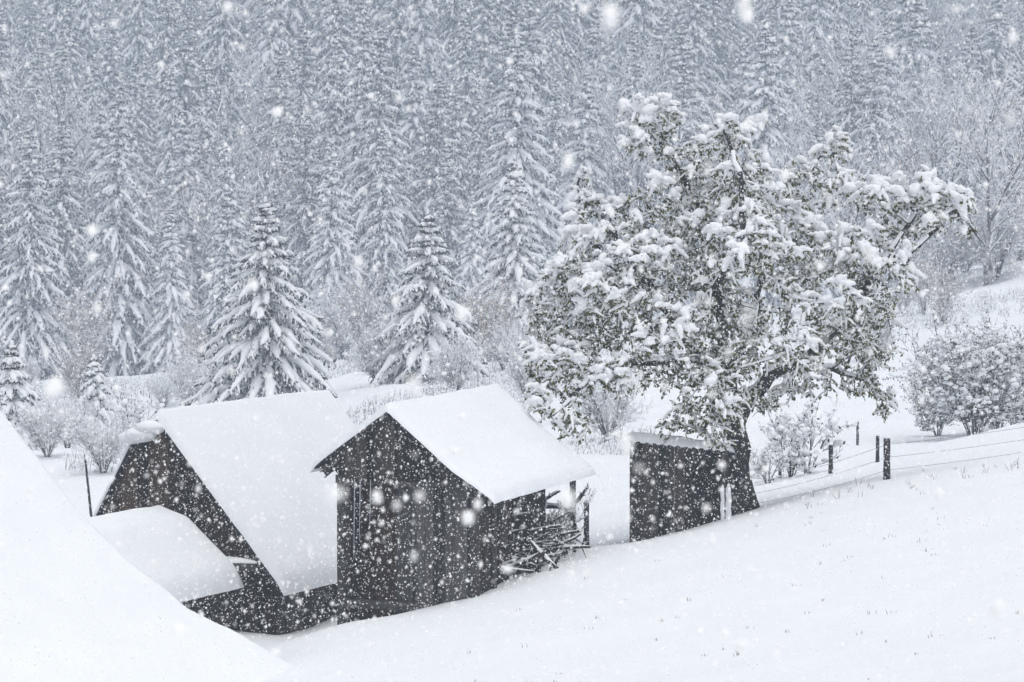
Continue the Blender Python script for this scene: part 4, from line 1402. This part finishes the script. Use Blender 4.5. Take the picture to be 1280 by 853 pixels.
# ------------------------------------------------------------------ the big old tree
def big_tree():
    g = np.random.default_rng(5)
    Yt = 55.6
    bx, by = P(922, 632, Yt)[:2]
    root = thing('old_tree', 'big gnarled old tree with olive leaves loaded with snow', 'tree', (bx, by, gz(bx, by)))
    O = np.array([bx, by, gz(bx, by)])
    pts, par = [], []

    def limb(pix, start=None, step=0.22):
        """lay a limb through pixels with a depth of its own"""
        w3 = [P(*q) for q in pix]
        if start is not None: w3 = [pts[start]] + w3
        cur = start
        ids = []
        if start is None:
            pts.append(w3[0]); par.append(-1); cur = 0
            ids.append(0)
        for a, b in zip(w3[:-1], w3[1:]):
            n = max(1, int(np.linalg.norm(b - a) / step))
            for k in range(1, n + 1):
                q = a + (b - a) * k / n + g.normal(size=3) * 0.022
                pts.append(q); par.append(cur); cur = len(pts) - 1
                ids.append(cur)
        return ids

    LR = []
    tk = limb([(924, 640, 55.6), (920, 600, 55.6), (921, 560, 55.6), (918, 525, 55.6)])
    top = tk[-1]
    a1 = limb([(905, 480, 55.4), (872, 440, 55.0), (835, 390, 54.6), (790, 330, 54.4), (752, 268, 54.6)], top)
    LR.append((a1, 0.14, 0.04))
    a2 = limb([(912, 470, 55.8), (900, 400, 55.9), (888, 320, 56.2), (868, 250, 56.0), (830, 185, 55.6)], top)
    LR.append((a2, 0.15, 0.04))
    a3 = limb([(935, 500, 55.4), (965, 470, 55.0), (1010, 448, 54.6), (1060, 400, 54.3), (1100, 330, 54.6), (1145, 268, 55.0)], tk[-2])
    LR.append((a3, 0.15, 0.035))
    a4 = limb([(850, 450, 54.0), (790, 455, 53.4), (735, 478, 53.0), (690, 520, 52.8)], a1[4])
    LR.append((a4, 0.075, 0.03))
    a5 = limb([(990, 460, 56.0), (1040, 462, 56.3), (1085, 478, 56.6)], a3[5])
    LR.append((a5, 0.075, 0.03))
    a6 = limb([(935, 420, 57.0), (955, 330, 57.6), (985, 250, 57.6), (1025, 195, 57.2)], a2[4])
    LR.append((a6, 0.085, 0.03))
    a7 = limb([(800, 400, 56.0), (740, 390, 56.4), (690, 400, 56.6)], a1[8])
    LR.append((a7, 0.06, 0.025))
    a8 = limb([(895, 360, 53.6), (930, 310, 52.8), (925, 220, 53.4), (905, 165, 54.0)], a2[5])
    LR.append((a8, 0.075, 0.03))
    a9 = limb([(760, 330, 55.6), (722, 262, 56.2), (726, 215, 56.2)], a1[13])
    LR.append((a9, 0.045, 0.02))
    a10 = limb([(1130, 330, 54.2), (1190, 262, 54.6), (1222, 292, 54.6)], a3[17])
    LR.append((a10, 0.05, 0.02))
    limb([(890, 460, 54.0), (885, 480, 53.2), (890, 510, 52.9), (880, 540, 52.9)], a2[3])
    # crown envelope: clumps given by pixel centre, pixel radii, depth
    CL = [(815, 148, 40, 34, 55.6), (800, 175, 32, 24, 55.4), (838, 195, 28, 24, 55.6), (905, 170, 42, 30, 54.2), (880, 195, 30, 28, 55.4), (956, 150, 11, 12, 55.4), (935, 225, 48, 40, 54.6), (870, 255, 58, 50, 56.4),
          (1040, 185, 24, 26, 57.0), (1010, 230, 50, 38, 56.6), (1060, 235, 30, 30, 56.0), (1150, 240, 48, 30, 55.0), (1105, 245, 30, 32, 55.0), (1190, 255, 32, 22, 54.6), (1208, 285, 16, 12, 54.6), (1070, 320, 55, 45, 54.6), (1115, 345, 38, 40, 54.2),
          (728, 218, 14, 18, 56.2), (740, 262, 34, 26, 56.0), (790, 270, 45, 34, 55.0), (728, 310, 42, 38, 55.6), (690, 372, 34, 42, 56.2), (735, 400, 58, 48, 54.6), (690, 430, 30, 40, 55.0),
          (800, 330, 60, 48, 54.2), (860, 330, 60, 50, 57.2), (940, 310, 66, 52, 53.2), (1000, 330, 55, 50, 57.0), (830, 410, 62, 50, 53.4), (910, 410, 60, 52, 57.4), (985, 400, 55, 48, 53.6), (1050, 420, 46, 40, 55.2),
          (1085, 400, 40, 40, 56.6), (895, 475, 50, 40, 52.9), (905, 515, 34, 34, 52.7), (868, 520, 36, 28, 53.2), (925, 490, 28, 40, 53.4), (840, 530, 24, 20, 53.4), (890, 545, 26, 18, 52.9), (770, 470, 52, 34, 53.2), (700, 490, 44, 32, 53.2), (668, 500, 22, 22, 53.0), (715, 530, 34, 22, 53.0), (1075, 480, 36, 30, 56.4),
          (1010, 480, 44, 26, 56.0), (1100, 500, 22, 24, 56.6), (840, 470, 40, 30, 54.0), (955, 500, 26, 22, 55.0), (890, 395, 44, 50, 53.9), (885, 335, 42, 40, 54.4), (930, 445, 38, 34, 53.4), (995, 440, 42, 30, 53.0), (1050, 375, 38, 34, 53.4), (860, 290, 36, 36, 54.6), (680, 400, 34, 48, 55.0), (702, 350, 38, 36, 54.6), (722, 440, 44, 36, 53.8), (762, 368, 50, 40, 53.6), (672, 450, 28, 30, 54.0), (1090, 440, 30, 40, 55.6), (1165, 280, 34, 22, 54.6), (925, 265, 44, 40, 53.8), (985, 280, 40, 34, 55.0), (820, 255, 36, 36, 54.8), (700, 455, 40, 30, 53.2), (1130, 285, 30, 30, 55.2)]
    att = []
    for (cx, cy, rx, ry, Y) in CL:
        c = P(cx, cy, Y)
        k = Y / FPX
        vol = rx * ry
        n = int(24 + vol / 17)
        q = norm(g.normal(size=(n, 3))) * (g.random((n, 1)) ** 0.45)
        att.append(c + q * np.array([rx * k, max(0.5, 0.9 * (rx + ry) / 2 * k), ry * k]))
    att = np.concatenate(att)
    step, infl, kill = 0.17, 1.5, 0.23
    pa = np.array(pts)
    d2 = ((att[:, None] - pa[None]) ** 2).sum(-1)
    near = d2.argmin(1); nd_ = d2.min(1)
    alive = np.ones(len(att), bool)
    for it in range(90):
        ok = alive & (nd_ < infl ** 2)
        if not ok.any():
            infl *= 1.5
            if infl > 6: break
            continue
        P_ = np.array(pts)
        ids = near[ok]
        dirs = norm(att[ok] - P_[ids])
        acc = np.zeros_like(P_)
        np.add.at(acc, ids, dirs)
        u = np.unique(ids)
        nd = norm(acc[u] + g.normal(size=(len(u), 3)) * 0.22 + np.array([0, 0, -0.05]))
        new = P_[u] + nd * step
        s0 = len(pts)
        pts.extend(list(new)); par.extend(list(u))
        dn = ((att[:, None] - new[None]) ** 2).sum(-1)
        j = dn.argmin(1); dm = dn.min(1)
        upd = dm < nd_
        near[upd] = s0 + j[upd]; nd_[upd] = dm[upd]
        alive &= nd_ > kill ** 2
        if not alive.any() or len(pts) > 15000: break
    pts_ = np.array(pts); par_ = np.array(par)
    n = len(pts_)
    load = np.zeros(n)
    nch = np.bincount(par_[par_ >= 0], minlength=n)
    tip = nch == 0
    EX = 2.15
    for i in range(n - 1, 0, -1):
        if load[i] == 0: load[i] = 0.009 ** EX
        load[par_[i]] += load[i]
    rad = load ** (1 / EX)
    rad = np.clip(rad * 1.0, 0.0075, 0.3)
    for ids, ra, rb in LR:
        rad[ids] = np.maximum(rad[ids], np.linspace(ra, rb, len(ids)))
    # butt of the trunk
    hgt = pts_[:, 2] - O[2]
    intr = np.zeros(n, bool); intr[tk] = True
    rad[intr] = np.maximum(rad[intr], 0.25 + 0.2 * np.exp(-np.maximum(hgt[intr], 0) / 0.35))
    L0 = pts_ - O
    i = np.arange(1, n)
    p = par_[1:]
    thick = rad[i] > 0.045
    tr, cw = MB(), MB()
    seg = np.stack([L0[p], L0[i]], 1)
    d_ = seg[:, 1] - seg[:, 0]
    seg[:, 0] -= d_ * 0.12
    seg[:, 1] += d_ * 0.12
    rp = np.minimum(rad[p], rad[i] * 1.5)
    rs = np.stack([rp, rad[i]], 1)
    V, F = tubes(seg[thick], rs[thick], 9)
    tr.add(V, F)
    V, F = tubes(seg[~thick], rs[~thick], 5)
    cw.add(V, F)
    # root flare
    kk = np.linspace(0, 1, 6)
    for a in (0.2, 1.3, 2.4, 3.5, 4.6, 5.6):
        q = np.stack([np.cos(a) * (0.12 + 0.42 * kk), np.sin(a) * (0.12 + 0.42 * kk), 0.75 * (1 - kk) ** 1.8 - 0.12], 1)
        V, F = tubes(q[None], (0.17 - 0.07 * kk)[None], 8)
        tr.add(V, F)
    tr.build('trunk', M['bark'], root, smooth=True)
    # twigs springing from thin wood
    thin = np.where(rad[1:] < 0.022)[0] + 1
    rep = np.repeat(thin, 3)
    base = L0[rep] + (L0[par_[rep]] - L0[rep]) * g.random((len(rep), 1))
    dd = norm(L0[rep] - L0[par_[rep]])
    D = norm(dd * 0.6 + g.normal(size=(len(rep), 3)) * 0.7 + np.array([0, 0, 0.12]))
    TL = g.uniform(0.08, 0.27, len(rep))
    st = np.linspace(0, 1, 4)
    Tw = base[:, None] + D[:, None] * TL[:, None, None] * st[None, :, None]
    Tw[..., 2] -= (TL * 0.30)[:, None] * st[None] ** 2
    V, F = tubes(Tw, np.full((len(Tw), 1), 0.008) * np.linspace(1, 0.6, 4)[None], 3)
    cw.add(V, F)
    cw.build('crown', M['bark'], root)
    # how open to the sky each twig is: twigs above it in a column
    tp = Tw[:, -1]
    cell = 0.45
    ix = np.floor(tp[:, :2] / cell).astype(int)
    key = ix[:, 0] * 1000 + ix[:, 1]
    expo = np.zeros(len(tp))
    for k in np.unique(key):
        s_ = np.where(key == k)[0]
        o = s_[np.argsort(-tp[s_, 2])]
        expo[o] = np.exp(-np.arange(len(o)) / 13.0)
    wx = tp + O
    dens = fnoise(wx * 0.8, 41, 2)
    # leaves
    lf = MB()
    leafy = (dens > -0.5)
    src = np.where(leafy)[0]
    nl = 7
    rep2 = np.repeat(src, nl)
    f_ = g.random(len(rep2)) * 0.75 + 0.25
    s_ = f_ * 3
    ii = np.minimum(s_.astype(int), 2)
    fr = (s_ - ii)[:, None]
    c = Tw[rep2, ii] * (1 - fr) + Tw[rep2, ii + 1] * fr
    D2 = norm(norm(Tw[rep2, -1] - Tw[rep2, 0]) * 0.4 + g.normal(size=(len(rep2), 3)) * 0.6 + np.array([0, 0, -0.55]))
    Ll = g.uniform(0.055, 0.1, len(rep2))
    V, F = leaf_quads(c, D2, Ll, Ll * 0.55, 3)
    lf.add(V, F)
    lf.build('leaves', M['leaf'], root)
    # snow: strips on boughs, clots on leafy twigs
    sn = MB()
    dz = np.abs(norm(d_)[:, 2])
    flatseg = (dz < 0.8)
    q = np.stack([L0[p], L0[i]], 1)[flatseg]
    rr = rad[i][flatseg]
    w_ = np.minimum(0.018 + rr * 0.85, 0.11) * g.uniform(0.7, 1.3, len(rr))
    q = q.copy()
    q[..., 2] += (rr * 0.75 + w_ * 0.15)[:, None]
    V, F = tubes(q, np.stack([w_, w_], 1), 6, flat=0.75)
    keep = g.random(len(q)) < 0.88
    V, F = tubes(q[keep], np.stack([w_, w_], 1)[keep], 6, flat=0.75)
    sn.add(V, F)
    ws = g.uniform(0.012, 0.03, len(Tw))
    kt = g.random(len(Tw)) < 0.6
    q = Tw.copy(); q[..., 2] += ws[:, None] * 0.7
    V, F = tubes(q[kt], ws[kt][:, None] * np.array([0.6, 1, 1, 0.4])[None], 5, flat=0.8)
    sn.add(V, F)
    prob = np.clip(0.24 + 0.95 * expo ** 0.7 + 0.3 * dens, 0.06, 1.0)
    on = leafy & (g.random(len(tp)) < prob)
    on = np.where(on)[0]
    sz = (0.013 + 0.034 * expo[on] * g.uniform(0.5, 1.25, len(on))) * (1 + 0.7 * np.clip(dens[on], -0.4, 0.8) * expo[on]) * (1 + 0.42 * (expo[on] > 0.55)) + 0.004
    q = Tw[on].copy()
    ext = norm(q[:, 3] - q[:, 2]) * 0.03
    q[:, 3] += ext
    q[..., 2] += sz[:, None] * 0.5
    rr_ = sz[:, None] * np.array([0.75, 1.05, 1.1, 0.55])[None] * g.uniform(0.7, 1.3, (len(on), 4))
    V, F = tubes(q, rr_, 7, flat=0.85)
    sn.add(V, F)
    # rounded ends and clots where twigs meet
    V, F = blobs(q[:, 3], np.stack([rr_[:, 3] * 1.25, rr_[:, 3] * 1.15, rr_[:, 3] * 0.95], 1), ICO1, 0.2, 6)
    sn.add(V, F)
    j = np.where(expo[on] > 0.45)[0]
    V, F = blobs(q[j, 1] + np.array([0, 0, 0.01]), np.stack([sz[j] * 1.7, sz[j] * 1.4, sz[j] * 1.0], 1), ICO1, 0.25, 8, axis=norm(q[j, 3] - q[j, 0]))
    sn.add(V, F)
    sn.build('snow_load', M['branch_snow'], root, smooth=True)
    print('TREE nodes', n, 'twigs', len(Tw), 'leaves', len(rep2), 'clots', len(on))


big_tree()

# ------------------------------------------------------------------ stuff: dry weeds and falling snow
def weeds():
    g = np.random.default_rng(55)
    m = MB()
    # stalks along the crest and thinly over the near slope
    pts = []
    for _ in range(26):
        px = g.uniform(1000, 1279); Y = g.uniform(50.5, 54)
        pts.append(((px - 640) / FPX * Y, Y, g.uniform(0.05, 0.2)))
    for _ in range(80):
        Y = g.uniform(33, 52)
        x = g.uniform(-0.02, 0.19) * Y
        pts.append((x, Y, g.uniform(0.02, 0.07)))
    pts = np.array(pts)
    z = ground(pts[:, 0], pts[:, 1])
    n = 3
    idx = np.repeat(np.arange(len(pts)), n)
    b = np.stack([pts[idx, 0] + g.normal(size=len(idx)) * 0.03, pts[idx, 1] + g.normal(size=len(idx)) * 0.03, z[idx] - 0.02], 1)
    h = pts[idx, 2] * g.uniform(0.5, 1.2, len(idx)) + 0.02
    d = norm(np.stack([g.normal(size=len(idx)) * 0.3, g.normal(size=len(idx)) * 0.3, np.ones(len(idx))], 1))
    st = np.linspace(0, 1, 3)
    V, F = tubes(b[:, None] + d[:, None] * h[:, None, None] * st[None, :, None], np.array([0.004, 0.0035, 0.002])[None].repeat(len(idx), 0), 3)
    m.add(V, F)
    tag(m.build('dry_grass', M['straw']), 'sparse dry stalks poking through the snow of the near slope', 'grass', kind='stuff')
    # frosted undergrowth of the meadow beyond
    m, s2 = MB(), MB()
    c = []
    for _ in range(6500):
        Y = g.uniform(80, 188)
        u = g.uniform(-0.2, 0.2)
        if u < 0.03 and g.random() < 0.12: continue
        c.append((u * Y, Y))
    c = np.array(c)
    dens = fnoise(np.stack([c[:, 0] * 0.12, c[:, 1] * 0.06, c[:, 0] * 0], 1), 12, 2)
    c = c[dens > -0.05]
    z = ground(c[:, 0], c[:, 1])
    n = 9
    idx = np.repeat(np.arange(len(c)), n)
    b = np.stack([c[idx, 0] + g.normal(size=len(idx)) * 0.22, c[idx, 1] + g.normal(size=len(idx)) * 0.22, z[idx] - 0.04], 1)
    h = g.uniform(0.15, 0.6, len(idx))
    d = norm(np.stack([g.normal(size=len(idx)) * 0.45, g.normal(size=len(idx)) * 0.45, np.ones(len(idx))], 1))
    st = np.linspace(0, 1, 4)
    pl = b[:, None] + d[:, None] * h[:, None, None] * st[None, :, None]
    V, F = tubes(pl, np.array([0.010, 0.009, 0.008, 0.004])[None].repeat(len(idx), 0), 3)
    m.add(V, F, 0)
    k = g.random(len(pl)) < 0.6
    r = g.uniform(0.025, 0.07, k.sum())
    V, F = blobs(pl[k, 2], np.stack([r * 1.3, r, r * 0.8], 1), ICO0, 0.2, 3)
    m.add(V, F, 1)
    tag(m.build('undergrowth', [M['twig'], M['branch_snow']]), 'frosted weeds and twigs over the far meadow', 'undergrowth', kind='stuff')


weeds()


def falling_snow():
    g = np.random.default_rng(123)
    n_per_m3 = 15.0
    Cs, Rs = [], []
    for (d0, d1, dens) in ((2.8, 5, 5), (5, 9, 9), (3.2, 6.001, 12), (9, 16, 42), (16, 28, 40), (28, 44, 36), (44, 56, 14)):
        hw, hh = 0.18 * d1 + 0.8, 0.12 * d1 + 0.6
        vol = (2 * hw) * (2 * hh) * (d1 - d0)
        n = int(vol * dens)
        q = np.stack([g.uniform(-hw, hw, n), g.uniform(d0, d1, n), g.uniform(-hh, hh, n)], 1)
        q[:, 2] += CAMZ - np.tan(PITCH) * q[:, 1]
        k = (np.abs(q[:, 0]) < 0.18 * q[:, 1] + 0.8) & (np.abs(q[:, 2] - CAMZ + np.tan(PITCH) * q[:, 1]) < 0.12 * q[:, 1] + 0.6)
        q = q[k]
        Cs.append(q)
        Rs.append(np.exp(np.clip(g.normal(size=len(q)), -3, 1.9) * 0.46) * (0.0050 if d1 == 6.001 else 0.0052 if d1 < 10 else 0.0046 if d1 < 17 else 0.0043))
    C = np.concatenate(Cs); r = np.concatenate(Rs)
    k = C[:, 2] > ground(C[:, 0], C[:, 1]) + 0.03
    C, r = C[k], r[k]
    rr = np.stack([r * g.uniform(0.7, 1.3, len(r)), r * g.uniform(0.7, 1.3, len(r)), r * g.uniform(0.8, 1.5, len(r))], 1)
    nr = C[:, 1] < 9
    mb_ = MB().add(*blobs(C[~nr], rr[~nr], OCT, 0.25, 1)).add(*blobs(C[nr], rr[nr], ICO1, 0.3, 2))
    o = mb_.build('falling_snow', M['flake'])
    tag(o, 'countless snowflakes falling through the air', 'snowfall', kind='stuff')
    print('FLAKES', len(C))


print('SPRUCES', cnt)
falling_snow()

# ------------------------------------------------------------------ the air
hm_ = bpy.data.materials.new('haze_air')
hm_.use_nodes = True
t = hm_.node_tree
for nd_ in list(t.nodes):
    if nd_.type == 'BSDF_PRINCIPLED': t.nodes.remove(nd_)
pv = t.nodes.new('ShaderNodeVolumePrincipled')
pv.inputs['Color'].default_value = (0.70, 0.80, 0.95, 1)
pv.inputs['Density'].default_value = HAZE_DENSITY
pv.inputs['Density Attribute'].default_value = ''
pv.inputs['Temperature Attribute'].default_value = ''
t.links.new(pv.outputs[0], t.nodes['Material Output'].inputs['Volume'])
hz = MB().box(-330, 330, -60, 690, ZMIN - 1.0, CAMZ + 165).build('haze', hm_)
tag(hz, kind='stuff')
